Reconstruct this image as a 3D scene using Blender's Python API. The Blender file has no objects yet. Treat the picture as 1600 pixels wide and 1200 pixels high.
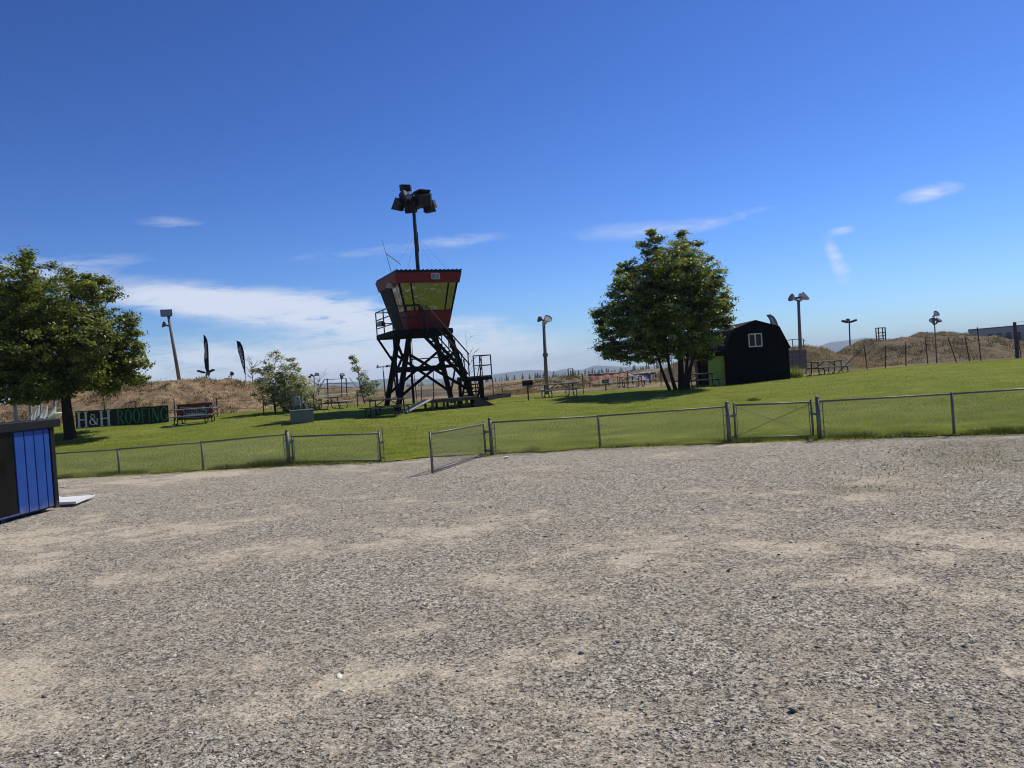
import bpy, math, random
import numpy as np
from mathutils import Vector, Matrix
R = math.radians
random.seed(7); rng = np.random.default_rng(11)
S = bpy.context.scene
COL = S.collection
PXF = 1200.0                       # focal length in pixels of the 1600 px wide photograph
CAMH, PITCH, ROLL = 2.1, math.atan(15/1200), R(4.0)

# ------------------------------------------------------------------ camera
Fv = Vector((0, math.cos(PITCH), -math.sin(PITCH)))
R0 = Vector((1, 0, 0)); U0 = Vector((0, math.sin(PITCH), math.cos(PITCH)))
Rv = R0*math.cos(ROLL) - U0*math.sin(ROLL)
Uv = U0*math.cos(ROLL) + R0*math.sin(ROLL)
CAM = Vector((0, 0, CAMH))
cd = bpy.data.cameras.new('camera'); cam = bpy.data.objects.new('camera', cd); COL.objects.link(cam)
cd.sensor_width = 36; cd.lens = 36*PXF/1600; cd.clip_start = .05; cd.clip_end = 20000
M = Matrix.Identity(4)
for i in range(3):
    M[i][0] = Rv[i]; M[i][1] = Uv[i]; M[i][2] = -Fv[i]; M[i][3] = CAM[i]
cam.matrix_world = M
S.camera = cam

# ------------------------------------------------------------------ light
SUN_AZ, SUN_EL = R(50), R(53)
tosun = Vector((math.sin(SUN_AZ)*math.cos(SUN_EL), math.cos(SUN_AZ)*math.cos(SUN_EL), math.sin(SUN_EL)))
sl = bpy.data.lights.new('sun', 'SUN'); so = bpy.data.objects.new('sun', sl); COL.objects.link(so)
sl.energy = 4.5; sl.angle = R(.53); sl.color = (1, .95, .835)
so.rotation_euler = tosun.to_track_quat('Z', 'Y').to_euler(); so.location = (20, 15, 40)
S.view_settings.view_transform = 'Standard'; S.view_settings.look = 'None'
S.view_settings.gamma = 1; S.view_settings.use_curve_mapping = False
S.view_settings.exposure = 0.0
S.cycles.pixel_filter_type = 'BLACKMAN_HARRIS'; S.cycles.filter_width = 1.05
S.cycles.max_bounces = 8; S.cycles.transmission_bounces = 6; S.cycles.diffuse_bounces = 4

def raydir(px, py):
    return (Fv + Rv*((px-800)/PXF) + Uv*((600-py)/PXF))
def at(px, py, Y):                 # the point of the ray through a photo pixel at depth Y
    d = raydir(px, py)
    return CAM + d*(Y/d.y)

class N:                           # tiny node helper
    def __init__(s, tree): s.t = tree; s.t.nodes.clear()
    def __call__(s, kind, _in=None, **kw):
        n = s.t.nodes.new(kind)
        for k, v in kw.items(): setattr(n, k, v)
        for k, v in (_in or {}).items():
            if hasattr(v, 'is_output'): s.t.links.new(v, n.inputs[k])
            else: n.inputs[k].default_value = v
        return n
    def math(s, op, a, b=0.0, c=None, clamp=False):
        i = {0: a, 1: b}
        if c is not None: i[2] = c
        return s('ShaderNodeMath', i, operation=op, use_clamp=clamp).outputs[0]
    def mix(s, f, a, b, blend='MIX'):
        n = s('ShaderNodeMix', data_type='RGBA', blend_type=blend)
        for k, v in ((0, f), (6, a), (7, b)):
            if hasattr(v, 'is_output'): s.t.links.new(v, n.inputs[k])
            else:
                n.inputs[k].default_value = (*v, 1) if isinstance(v, tuple) and len(v) == 3 else v
        return n.outputs[2]
    def ramp(s, f, stops, interp='LINEAR'):
        n = s('ShaderNodeValToRGB', {0: f}); r = n.color_ramp; r.interpolation = interp
        while len(r.elements) < len(stops): r.elements.new(.5)
        for e, (p, c) in zip(r.elements, stops):
            e.position = p; e.color = (c, c, c, 1) if isinstance(c, (int, float)) else (*c, 1)
        return n.outputs[0]

w = bpy.data.worlds.new('World'); S.world = w; w.use_nodes = True
n = N(w.node_tree)
sky = n('ShaderNodeTexSky', sky_type='NISHITA', sun_disc=False, sun_elevation=SUN_EL, sun_rotation=SUN_AZ,
        altitude=400, air_density=1.0, dust_density=.35, ozone_density=2.2)
gen = n('ShaderNodeTexCoord').outputs['Generated']
sx = n('ShaderNodeSeparateXYZ', {0: gen}); X_, Y_, Z_ = sx.outputs
az = n.math('ARCTAN2', X_, Y_); el = n.math('ARCSINE', Z_)
hx = n.math('SINE', az); hy = n.math('COSINE', az)
cyl = n('ShaderNodeCombineXYZ', {0: n.math('MULTIPLY', hx, 3.0), 1: n.math('MULTIPLY', hy, 3.0), 2: n.math('MULTIPLY', el, 14.0)}).outputs[0]
nz = n('ShaderNodeTexNoise', {'Vector': cyl, 'Scale': 2.2, 'Detail': 8, 'Roughness': .58, 'Distortion': .4}).outputs[0]
nz2 = n('ShaderNodeTexNoise', {'Vector': cyl, 'Scale': 6.0, 'Detail': 9, 'Roughness': .68, 'Distortion': 1.1}).outputs[0]
nmix = n.math('ADD', n.math('MULTIPLY', nz, .5), n.math('MULTIPLY', nz2, .5))
cover = None
def cloud(px, py, rx, ry, k, rot=0, soft=1.0, outside=None):
    """one thin cloud bank: a soft ellipse of cover round a direction of the sky"""
    global cover
    if outside: a0, e0 = R(outside[0]), R(outside[1])
    else:
        d = raydir(px, py).normalized(); a0, e0 = math.atan2(d.x, d.y), math.asin(d.z)
    da = n.math('SUBTRACT', az, a0); de = n.math('SUBTRACT', el, e0)
    rt = R(rot) - (0 if outside else ROLL)
    c_, s_ = math.cos(rt), math.sin(rt)
    u = n.math('MULTIPLY', n.math('ADD', n.math('MULTIPLY', da, c_), n.math('MULTIPLY', de, s_)), 1200/rx)
    v = n.math('MULTIPLY', n.math('SUBTRACT', n.math('MULTIPLY', de, c_), n.math('MULTIPLY', da, s_)), 1200/ry)
    q = n.math('ADD', n.math('MULTIPLY', u, u), n.math('MULTIPLY', v, v))
    g = n.math('MULTIPLY', n.math('EXPONENT', n.math('MULTIPLY', q, -soft)), k)
    cover = g if cover is None else n.math('ADD', cover, g)
CLOUDS = [(280, 468, 110, 15, 1.6, -2), (350, 476, 60, 14, .9, -2), (450, 484, 150, 24, 1.9, -4), (560, 503, 80, 28, 1.9, -4),
          (400, 578, 330, 34, 1.5, 0), (640, 570, 260, 40, 1.0, 0), (40, 425, 90, 20, .8, 0), (150, 405, 70, 10, .5, 6), (262, 347, 46, 9, .62, 6),
          (745, 505, 60, 14, .75, 0), (770, 535, 150, 28, .8, 0), (720, 375, 70, 11, .5, 6), (1110, 348, 90, 11, .62, 9),
          (960, 362, 110, 16, .36, 4), (1455, 301, 34, 10, 1.1, 8), (1316, 360, 17, 6, .7, 6), (1303, 398, 9, 20, .85, 25), (1316, 428, 13, 22, .7, 18), (520, 400, 130, 14, .36, 6)]
for c in CLOUDS: cloud(*c)
for c in [(-95, 12, 500, 60, .8), (-150, 8, 600, 70, .8), (170, 15, 420, 50, .8), (115, 9, 420, 40, .7)]:
    cloud(0, 0, c[2], c[3], c[4], outside=c[:2])
low = n.math('MULTIPLY', n.math('EXPONENT', n.math('MULTIPLY', n.math('ABSOLUTE', el), -16.0)), .34)     # pale air along the horizon
edge = n.math('ADD', n.math('MULTIPLY', nmix, 3.6), -1.2)
cl = n.math('MULTIPLY', cover, n.math('MAXIMUM', edge, 0.0))
cl = n.ramp(n.math('MULTIPLY', cl, .6), [(.07, 0.0), (.22, .32), (.5, .85), (.8, 1.0)])
cl = n.math('MULTIPLY', cl, .93, clamp=True)
deep = n('ShaderNodeGamma', {0: n.mix(1.0, sky.outputs[0], (.098, .098, .098), 'MULTIPLY'), 1: 1.5}).outputs[0]
tint = n.mix(1.0, deep, (.70/.098, .99/.098, 1.52/.098), 'MULTIPLY')
skyc = n.mix(low, tint, (4.6, 6.5, 9.2))
skyc = n.mix(cl, skyc, (7.2, 7.9, 9.3))
bg = n('ShaderNodeBackground', {0: skyc, 1: .098})
n('ShaderNodeOutputWorld', {0: bg.outputs[0]})

# ------------------------------------------------------------------ materials
MAT = {}
def pbsdf(name):
    m = bpy.data.materials.new(name); m.use_nodes = True
    k = N(m.node_tree); b = k('ShaderNodeBsdfPrincipled'); k('ShaderNodeOutputMaterial', {0: b.outputs[0]})
    return m, k, b
def mat(name, col, rough=.6, metal=0.0, var=.18, scale=3.0, bump=.0, bscale=40.0, dirt=None, dirt_amt=.3, stretch=(1, 1, 1)):
    m, k, b = pbsdf(name)
    tc = k('ShaderNodeTexCoord').outputs['Object']
    mp = k('ShaderNodeMapping', {0: tc, 'Scale': stretch}).outputs[0]
    a = k('ShaderNodeTexNoise', {'Vector': mp, 'Scale': scale, 'Detail': 6, 'Roughness': .65}).outputs[0]
    f = k.ramp(a, [(.3, 0.0), (.7, 1.0)])
    c0 = tuple(x*(1-var) for x in col); c1 = tuple(min(x*(1+var), 1) for x in col)
    c = k.mix(f, c0, c1)
    if dirt:
        d = k('ShaderNodeTexNoise', {'Vector': mp, 'Scale': scale*4.3, 'Detail': 8, 'Roughness': .7}).outputs[0]
        c = k.mix(k.math('MULTIPLY', k.ramp(d, [(.5, 0.0), (.72, 1.0)]), dirt_amt), c, dirt)
    b.inputs['Specular IOR Level'].default_value = .18 if max(col) < .03 else .4
    k.t.links.new(c, b.inputs['Base Color'])
    b.inputs['Metallic'].default_value = metal
    k.t.links.new(k.math('ADD', k.math('MULTIPLY', f, .15), rough-.07), b.inputs['Roughness'])
    if bump:
        bn = k('ShaderNodeTexNoise', {'Vector': mp, 'Scale': bscale, 'Detail': 5}).outputs[0]
        bp = k('ShaderNodeBump', {'Height': bn, 'Strength': bump, 'Distance': .02})
        k.t.links.new(bp.outputs[0], b.inputs['Normal'])
    MAT[name] = m; return m
mat('black_paint', (.006, .006, .007), .62, var=.4, bump=.25, bscale=30, dirt=(.02, .018, .017), dirt_amt=.35)
mat('black_timber', (.007, .0065, .0065), .75, var=.5, bump=.5, bscale=25, dirt=(.025, .021, .018), dirt_amt=.5, stretch=(1, 1, .25))
mat('barn_black', (.0045, .0045, .0055), .85, var=.35, bump=.25, bscale=22, dirt=(.012, .012, .013), dirt_amt=.4, stretch=(1, 1, .2))
mat('roof_grey', (.03, .032, .036), .5, var=.2, bump=.15)
mat('red_paint', (.185, .007, .018), .55, var=.2, bump=.12, bscale=20, dirt=(.12, .02, .02), dirt_amt=.5)
mat('galvanised', (.15, .145, .135), .5, .35, var=.2, scale=12, dirt=(.2, .19, .17), dirt_amt=.5)
mat('dull_steel', (.16, .165, .165), .5, .6, var=.3, scale=9, dirt=(.1, .07, .05), dirt_amt=.4)
mat('dark_steel', (.035, .035, .04), .5, .5, var=.3, scale=9, dirt=(.08, .05, .035), dirt_amt=.3)
mat('rusty_steel', (.09, .05, .035), .8, .1, var=.4, scale=9, dirt=(.05, .03, .02), dirt_amt=.5)
mat('weathered_wood', (.23, .19, .15), .8, var=.3, scale=4, bump=.5, bscale=30, dirt=(.09, .075, .06), dirt_amt=.6, stretch=(1, 1, 1))
mat('grey_wood', (.26, .25, .23), .8, var=.25, scale=4, bump=.4, bscale=30, dirt=(.12, .1, .085), dirt_amt=.5)
mat('dark_wood', (.075, .06, .05), .8, var=.35, scale=4, bump=.5, bscale=30, dirt=(.03, .025, .02), dirt_amt=.5)
mat('plywood', (.66, .57, .43), .7, var=.15, scale=2, bump=.2, dirt=(.3, .25, .19), dirt_amt=.4)
mat('pole_wood', (.23, .19, .165), .8, var=.3, scale=5, bump=.4, bscale=30, dirt=(.1, .085, .075), dirt_amt=.5, stretch=(1, 1, .1))
mat('lamp_white', (.62, .6, .56), .4, .3, var=.15)
mat('lens', (.25, .26, .24), .25, .2, var=.4, scale=14)
mat('white_paint', (.72, .72, .7), .5, var=.08, dirt=(.45, .42, .38), dirt_amt=.3)
mat('pale_green_siding', (.42, .48, .46), .6, var=.1)
mat('lime_paint', (.36, .48, .075), .6, var=.12, scale=2, dirt=(.12, .2, .04), dirt_amt=.4)
mat('blue_paint', (.012, .058, .27), .42, var=.12, scale=2.5, bump=.06, bscale=9, dirt=(.03, .08, .28), dirt_amt=.3)
mat('blue_joint', (.006, .02, .12), .6, var=.2)
mat('trim_charcoal', (.012, .012, .013), .5, var=.2, scale=4, bump=.1)
mat('smoked_door', (.006, .006, .006), .22, var=.3, scale=3)
mat('navy_board', (.010, .014, .030), .6, var=.3, scale=2)
mat('green_board', (.008, .028, .017), .6, var=.3, scale=2)
mat('letter_white', (.66, .67, .66), .6, var=.2, scale=6)
mat('letter_green', (.05, .17, .09), .6, var=.25, scale=6)
mat('sign_red', (.17, .009, .014), .55, var=.25, scale=3)
mat('sign_white', (.36, .37, .37), .55, var=.15, scale=5)
mat('sign_blue', (.05, .12, .2), .55, var=.2)
mat('sign_black', (.02, .02, .023), .5, var=.2)
mat('flag_black', (.022, .022, .026), .7, var=.3, scale=3)
mat('flag_white', (.55, .53, .52), .7, var=.2)
mat('flag_grey', (.16, .17, .19), .7, var=.2)
mat('utility_green', (.135, .15, .125), .45, var=.14, scale=2.5, dirt=(.12, .14, .12), dirt_amt=.4)
mat('utility_grey', (.24, .24, .23), .45, .2, var=.12)
mat('pedestal_green', (.05, .075, .058), .5, var=.2)
mat('wire', (.30, .295, .275), .5, .3, var=.2, scale=12)
mat('concrete', (.40, .38, .34), .85, var=.2, scale=3, bump=.2)
mat('block_grey', (.17, .155, .135), .9, var=.2, scale=4, bump=.3)
mat('warehouse_grey', (.33, .335, .35), .7, var=.12, scale=.4)
mat('maroon', (.16, .035, .035), .7, var=.2)
mat('banner_red', (.27, .085, .06), .75, var=.25, scale=3)
mat('banner_stripe', (.45, .38, .36), .75, var=.2, scale=6)
mat('banner_grey', (.2, .17, .2), .75, var=.45, scale=5, dirt=(.1, .06, .2), dirt_amt=.6)
mat('bark', (.028, .022, .018), .9, var=.4, scale=5, bump=.8, bscale=18, stretch=(1, 1, .3))
mat('pale_bark', (.16, .14, .12), .9, var=.3, scale=5, bump=.4)
mat('cable_black', (.01, .01, .01), .6, var=.2)
mat('white_tube', (.8, .8, .78), .4, var=.05)
def splash(name, colr):
    m = MAT[name]; nt = m.node_tree; k = N.__new__(N); k.t = nt; b = next(x for x in nt.nodes if x.type == 'BSDF_PRINCIPLED'); src = b.inputs['Base Color'].links[0].from_socket
    tc = k('ShaderNodeTexCoord').outputs['Object']; z = k('ShaderNodeSeparateXYZ', {0: tc}).outputs[2]
    nn = k('ShaderNodeTexNoise', {'Vector': k('ShaderNodeMapping', {0: tc, 'Scale': (9, 9, 3)}).outputs[0], 'Scale': 1.0, 'Detail': 8, 'Roughness': .75}).outputs[0]
    f = k.math('SUBTRACT', k.math('MULTIPLY', nn, 1.5), k.math('MULTIPLY', z, 2.4)); f = k.ramp(f, [(.25, 0.0), (.75, .75)])
    sp = k('ShaderNodeTexNoise', {'Vector': tc, 'Scale': 26.0, 'Detail': 3}).outputs[0]
    f2 = k.math('MULTIPLY', k.ramp(sp, [(.70, 0.0), (.76, 1.0)]), .5)
    nt.links.new(k.mix(k.math('MAXIMUM', f, f2), src, colr), b.inputs['Base Color'])
splash('blue_paint', (.22, .19, .15)); splash('trim_charcoal', (.16, .14, .115))
m, k, b = pbsdf('window_glass'); MAT['window_glass'] = m
b.inputs['Base Color'].default_value = (.25, .275, .255, 1); b.inputs['Metallic'].default_value = 1.0; b.inputs['Roughness'].default_value = .03
bn = k('ShaderNodeTexNoise', {'Vector': k('ShaderNodeTexCoord').outputs['Object'], 'Scale': 2.2, 'Detail': 3}).outputs[0]
k.t.links.new(k('ShaderNodeBump', {'Height': bn, 'Strength': .55, 'Distance': .1}).outputs[0], b.inputs['Normal'])
m, k, b = pbsdf('dark_glass'); MAT['dark_glass'] = m
b.inputs['Base Color'].default_value = (.006, .007, .008, 1); b.inputs['Roughness'].default_value = .12; b.inputs['Specular IOR Level'].default_value = .25

def leafy(name, dark, light, trans=.35, rough=.55, hue2=None):
    """foliage: each leaf its own tint (from the 'tint' attribute), light passing through"""
    m = bpy.data.materials.new(name); m.use_nodes = True; k = N(m.node_tree)
    t = k('ShaderNodeAttribute', attribute_name='tint').outputs['Fac']
    c = k.ramp(t, [(0.0, dark), (.75, light), (1.0, hue2 or light)])
    p = k('ShaderNodeBsdfPrincipled', {'Base Color': c, 'Roughness': rough, 'Specular IOR Level': .08 if 'blade' in name else .3})
    tr = k('ShaderNodeBsdfTranslucent', {'Color': k.mix(1.0, c, (1.4, 1.45, .7), 'MULTIPLY')})
    k('ShaderNodeOutputMaterial', {0: k('ShaderNodeMixShader', {0: trans, 1: p.outputs[0], 2: tr.outputs[0]}).outputs[0]})
    MAT[name] = m; return m
leafy('maple_leaf', (.040, .058, .012), (.19, .218, .042), .44, .42, (.33, .33, .09))
leafy('linden_leaf', (.048, .072, .019), (.25, .285, .075), .48, .40, (.42, .44, .17))
leafy('olive_leaf', (.17, .185, .095), (.38, .39, .235), .42, .6, (.52, .52, .37))
leafy('poplar_leaf', (.15, .18, .11), (.29, .32, .20), .35, .6)
leafy('grass_blade', (.165, .205, .036), (.385, .405, .08), .42, .6, (.60, .55, .25))
leafy('dry_blade', (.19, .12, .065), (.42, .30, .17), .25, .8, (.55, .43, .26))
leafy('scrub_blade', (.07, .062, .03), (.17, .145, .075), .2, .8, (.3, .24, .13))
leafy('weed_blade', (.06, .085, .02), (.14, .17, .045), .3, .6, (.27, .24, .1))
leafy('flower_leaf', (.10, .14, .03), (.32, .34, .1), .3, .6, (.7, .66, .3))
leafy('conifer_far', (.02, .035, .018), (.05, .065, .03), .0, .8)

m, k, b = pbsdf('stone'); MAT['stone'] = m
t = k('ShaderNodeAttribute', attribute_name='tint').outputs['Fac']
c = k.ramp(t, [(0.0, (.13, .118, .098)), (.3, (.31, .284, .236)), (.6, (.50, .457, .378)), (.85, (.66, .595, .47)), (1.0, (.85, .785, .66))])
b.inputs['Specular IOR Level'].default_value = .2
k.t.links.new(c, b.inputs['Base Color']); b.inputs['Roughness'].default_value = .85

# gravel lot: crushed stone over tan dust; 'dust' and 'weed' are stains stored per vertex
m, k, b = pbsdf('gravel'); MAT['gravel'] = m
pos = k('ShaderNodeNewGeometry').outputs['Position']
dust = k('ShaderNodeAttribute', attribute_name='dust').outputs['Fac']
weed = k('ShaderNodeAttribute', attribute_name='weed').outputs['Fac']
v1 = k('ShaderNodeTexVoronoi', {'Vector': pos, 'Scale': 95.0}, voronoi_dimensions='2D')
v2 = k('ShaderNodeTexVoronoi', {'Vector': pos, 'Scale': 52.0}, voronoi_dimensions='2D')
v3 = k('ShaderNodeTexVoronoi', {'Vector': pos, 'Scale': 30.0}, voronoi_dimensions='2D')
g1 = k('ShaderNodeSeparateColor', {0: v1.outputs['Color']}).outputs[0]
g2 = k('ShaderNodeSeparateColor', {0: v2.outputs['Color']}).outputs[1]
g3 = k('ShaderNodeSeparateColor', {0: v3.outputs['Color']}).outputs[2]
gs = k.math('ADD', k.math('ADD', k.math('MULTIPLY', g1, .38), k.math('MULTIPLY', g2, .36)), k.math('MULTIPLY', g3, .26))
stones = k.ramp(gs, [(.26, (.045, .040, .033)), (.40, (.215, .193, .156)), (.55, (.41, .37, .30)), (.76, (.80, .725, .585))])
dn = k('ShaderNodeTexNoise', {'Vector': pos, 'Scale': 26.0, 'Detail': 8, 'Roughness': .8}).outputs[0]
dcol = k.mix(k.ramp(dn, [(.3, 0.0), (.7, 1.0)]), (.35, .288, .208), (.70, .588, .44))
fine = k('ShaderNodeTexNoise', {'Vector': pos, 'Scale': 5.0, 'Detail': 10, 'Roughness': .8}).outputs[0]
df = k.math('ADD', dust, k.math('MULTIPLY', k.math('SUBTRACT', fine, .5), 2.3))
df = k.math('ADD', df, k.math('MULTIPLY', k.math('SUBTRACT', g2, .5), .35))
df = k.math('ADD', df, k.math('MULTIPLY', k.math('SUBTRACT', g1, .5), .35))
dmask = k.ramp(df, [(.36, 0.0), (.86, 1.0)])
spk = k('ShaderNodeTexNoise', {'Vector': pos, 'Scale': 120.0, 'Detail': 4, 'Roughness': .8}).outputs[0]
stones = k.mix(k.math('MULTIPLY', k.ramp(spk, [(.36, 1.0), (.5, 0.0)]), .6), stones, (.05, .046, .04))
col = k.mix(k.math('MULTIPLY', dmask, .66), stones, dcol)
wf = k.ramp(k.math('ADD', weed, k.math('MULTIPLY', k.math('SUBTRACT', fine, .5), 1.5)), [(.5, 0.0), (.75, 1.0)])
col = k.mix(k.math('MULTIPLY', wf, .55), col, (.15, .14, .07))
k.t.links.new(col, b.inputs['Base Color']); b.inputs['Roughness'].default_value = .92
b.inputs['Specular IOR Level'].default_value = .05
h = k.math('ADD', k.math('MULTIPLY', g1, .55), k.math('MULTIPLY', g2, .85))
h = k.math('MULTIPLY', h, k.math('SUBTRACT', 1.15, dmask))
h = k.math('ADD', h, k.math('MULTIPLY', dn, .5))
k.t.links.new(k('ShaderNodeBump', {'Height': h, 'Strength': .75, 'Distance': .02}).outputs[0], b.inputs['Normal'])

m, k, b = pbsdf('lawn'); MAT['lawn'] = m
pos = k('ShaderNodeNewGeometry').outputs['Position']
a1 = k('ShaderNodeTexNoise', {'Vector': pos, 'Scale': .32, 'Detail': 6, 'Roughness': .6}).outputs[0]
a2 = k('ShaderNodeTexNoise', {'Vector': pos, 'Scale': 16.0, 'Detail': 8, 'Roughness': .75}).outputs[0]
a3 = k('ShaderNodeTexNoise', {'Vector': k('ShaderNodeMapping', {0: pos, 'Scale': (.25, 1.6, 1)}).outputs[0], 'Scale': 1.0, 'Detail': 5, 'Roughness': .65}).outputs[0]
c1 = k.mix(k.ramp(a1, [(.35, 0.0), (.65, 1.0)]), (.20, .24, .042), (.29, .30, .064))
c1 = k.mix(k.math('MULTIPLY', k.ramp(a3, [(.47, 0.0), (.72, 1.0)]), .7), c1, (.36, .33, .12))
c1 = k.mix(k.math('MULTIPLY', k.ramp(a2, [(.38, 1.0), (.62, 0.0)]), .75), c1, (.085, .11, .02))
a4 = k('ShaderNodeTexNoise', {'Vector': k('ShaderNodeMapping', {0: pos, 'Scale': (.6, 1.3, 1)}).outputs[0], 'Scale': 1.6, 'Detail': 7, 'Roughness': .7}).outputs[0]
c1 = k.mix(k.math('MULTIPLY', k.ramp(a4, [(.38, 1.0), (.52, 0.0)]), .55), c1, (.10, .135, .022))
wear = k('ShaderNodeAttribute', attribute_name='dust').outputs['Fac']
wm = k.ramp(k.math('ADD', wear, k.math('MULTIPLY', k.math('SUBTRACT', a2, .5), 1.2)), [(.4, 0.0), (.75, 1.0)])
c1 = k.mix(k.math('MULTIPLY', wm, .75), c1, (.36, .31, .17))
k.t.links.new(c1, b.inputs['Base Color']); b.inputs['Roughness'].default_value = .9; b.inputs['Specular IOR Level'].default_value = .03
k.t.links.new(k('ShaderNodeBump', {'Height': a2, 'Strength': .9, 'Distance': .06}).outputs[0], b.inputs['Normal'])

def soil(name, base, dark, pale, s=1.0, green=None):
    m, k, b = pbsdf(name); MAT[name] = m
    pos = k('ShaderNodeNewGeometry').outputs['Position']
    a = k('ShaderNodeTexNoise', {'Vector': pos, 'Scale': .55*s, 'Detail': 7, 'Roughness': .65, 'Distortion': .6}).outputs[0]
    c_ = k('ShaderNodeTexNoise', {'Vector': pos, 'Scale': 2.6*s, 'Detail': 8, 'Roughness': .72}).outputs[0]
    e_ = k('ShaderNodeTexNoise', {'Vector': k('ShaderNodeMapping', {0: pos, 'Scale': (.3, 1, 1.5)}).outputs[0], 'Scale': 1.1*s, 'Detail': 6, 'Roughness': .65}).outputs[0]
    c = k.mix(k.ramp(a, [(.35, 0.0), (.65, 1.0)]), base, pale)
    c = k.mix(k.math('MULTIPLY', k.ramp(c_, [(.48, 0.0), (.66, 1.0)]), .8), c, dark)
    if green: c = k.mix(k.math('MULTIPLY', k.ramp(e_, [(.5, 0.0), (.66, 1.0)]), .7), c, green)
    k.t.links.new(c, b.inputs['Base Color']); b.inputs['Roughness'].default_value = .95; b.inputs['Specular IOR Level'].default_value = .05
    k.t.links.new(k('ShaderNodeBump', {'Height': c_, 'Strength': .8, 'Distance': .25}).outputs[0], b.inputs['Normal'])
soil('dry_hill', (.245, .165, .098), (.075, .05, .032), (.43, .31, .185), 1.0)
soil('track_dirt', (.15, .115, .07), (.06, .052, .034), (.34, .265, .16), .4, (.085, .08, .04))
soil('grey_dirt', (.115, .093, .07), (.065, .053, .042), (.155, .125, .095), .8)
soil('right_hill', (.15, .115, .075), (.07, .056, .036), (.25, .195, .125), .8, (.105, .09, .048))
soil('far_plain', (.22, .18, .11), (.12, .115, .06), (.32, .26, .16), .02, (.12, .12, .06))
mat('mountain', (.09, .105, .10), .95, var=.2, scale=.004)

# ------------------------------------------------------------------ mesh helpers
MW = {}
class MB:
    def __init__(s): s.v = []; s.f = []
    def add(s, vs, fs):
        o = len(s.v); s.v += [tuple(x) for x in vs]; s.f += [tuple(i+o for i in f) for f in fs]; return s
    def hexa(s, p):                # 8 points, bottom loop then top loop (ccw seen from above)
        return s.add(p, [(3, 2, 1, 0), (4, 5, 6, 7), (0, 1, 5, 4), (1, 2, 6, 5), (2, 3, 7, 6), (3, 0, 4, 7)])
    def box(s, c, d, rz=0.0, M=None):
        c = Vector(c); q = Matrix.Rotation(rz, 3, 'Z') if M is None else M
        p = [c + q @ Vector((sx*d[0]/2, sy*d[1]/2, sz*d[2]/2)) for sz in (-1, 1) for sx, sy in ((-1, -1), (1, -1), (1, 1), (-1, 1))]
        return s.hexa(p)
    def bar(s, p, q, wd, ht, up=(0, 0, 1)):    # rectangular beam from p to q
        p, q = Vector(p), Vector(q); d = (q-p).normalized(); up = Vector(up)
        if abs(d.dot(up)) > .97: up = Vector((0, 1, 0))
        a = d.cross(up).normalized(); b = a.cross(d).normalized()
        pts = [P + a*(x*wd/2) + b*(y*ht/2) for P in (p, q) for x, y in ((-1, -1), (1, -1), (1, 1), (-1, 1))]
        return s.add(pts, [(0, 1, 2, 3), (7, 6, 5, 4), (0, 4, 5, 1), (1, 5, 6, 2), (2, 6, 7, 3), (3, 7, 4, 0)])
    def tube(s, p, q, r0, r1=None, k=8, caps=True):
        r1 = r0 if r1 is None else r1; p, q = Vector(p), Vector(q); d = (q-p)
        if d.length < 1e-6: return s
        d.normalize(); up = Vector((0, 0, 1)) if abs(d.z) < .9 else Vector((1, 0, 0))
        a = d.cross(up).normalized(); b = a.cross(d)
        vs = [P + (a*math.cos(2*math.pi*i/k) + b*math.sin(2*math.pi*i/k))*r for P, r in ((p, r0), (q, r1)) for i in range(k)]
        fs = [(i, (i+1) % k, k+(i+1) % k, k+i) for i in range(k)]
        if caps: fs += [tuple(range(k))[::-1], tuple(range(k, 2*k))]
        return s.add(vs, fs)
    def path(s, pts, r, k=6):
        for a, b in zip(pts[:-1], pts[1:]): s.tube(a, b, r, r, k)
        return s
    def ball(s, c, r, k=8, j=5, sq=(1, 1, 1)):
        c = Vector(c); vs = [c + Vector((0, 0, -r*sq[2]))]; fs = []
        for i in range(1, j):
            ph = -math.pi/2 + math.pi*i/j
            vs += [c + Vector((r*sq[0]*math.cos(ph)*math.cos(2*math.pi*q/k), r*sq[1]*math.cos(ph)*math.sin(2*math.pi*q/k), r*sq[2]*math.sin(ph))) for q in range(k)]
        vs.append(c + Vector((0, 0, r*sq[2])))
        for q in range(k):
            fs.append((0, 1+(q+1) % k, 1+q)); fs.append((len(vs)-1, 1+(j-2)*k+q, 1+(j-2)*k+(q+1) % k))
            for i in range(j-2): fs.append((1+i*k+q, 1+i*k+(q+1) % k, 1+(i+1)*k+(q+1) % k, 1+(i+1)*k+q))
        return s.add(vs, fs)
    def prism(s, poly, d):         # planar polygon (3-D points) pushed along vector d
        k = len(poly); poly = [Vector(p) for p in poly]; d = Vector(d)
        return s.add(poly + [p+d for p in poly], [tuple(range(k))[::-1], tuple(range(k, 2*k))] + [(i, (i+1) % k, k+(i+1) % k, k+i) for i in range(k)])
    def build(s, name, material, parent=None, smooth=False, bevel=0.0, kind=None):
        me = bpy.data.meshes.new(name)
        inv = MW[parent.name].inverted() if parent is not None else None
        vs = [tuple(inv @ Vector(v)) for v in s.v] if inv else s.v
        me.from_pydata(vs, [], s.f); me.validate()
        return link(name, me, material, parent, smooth, bevel, kind)
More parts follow.
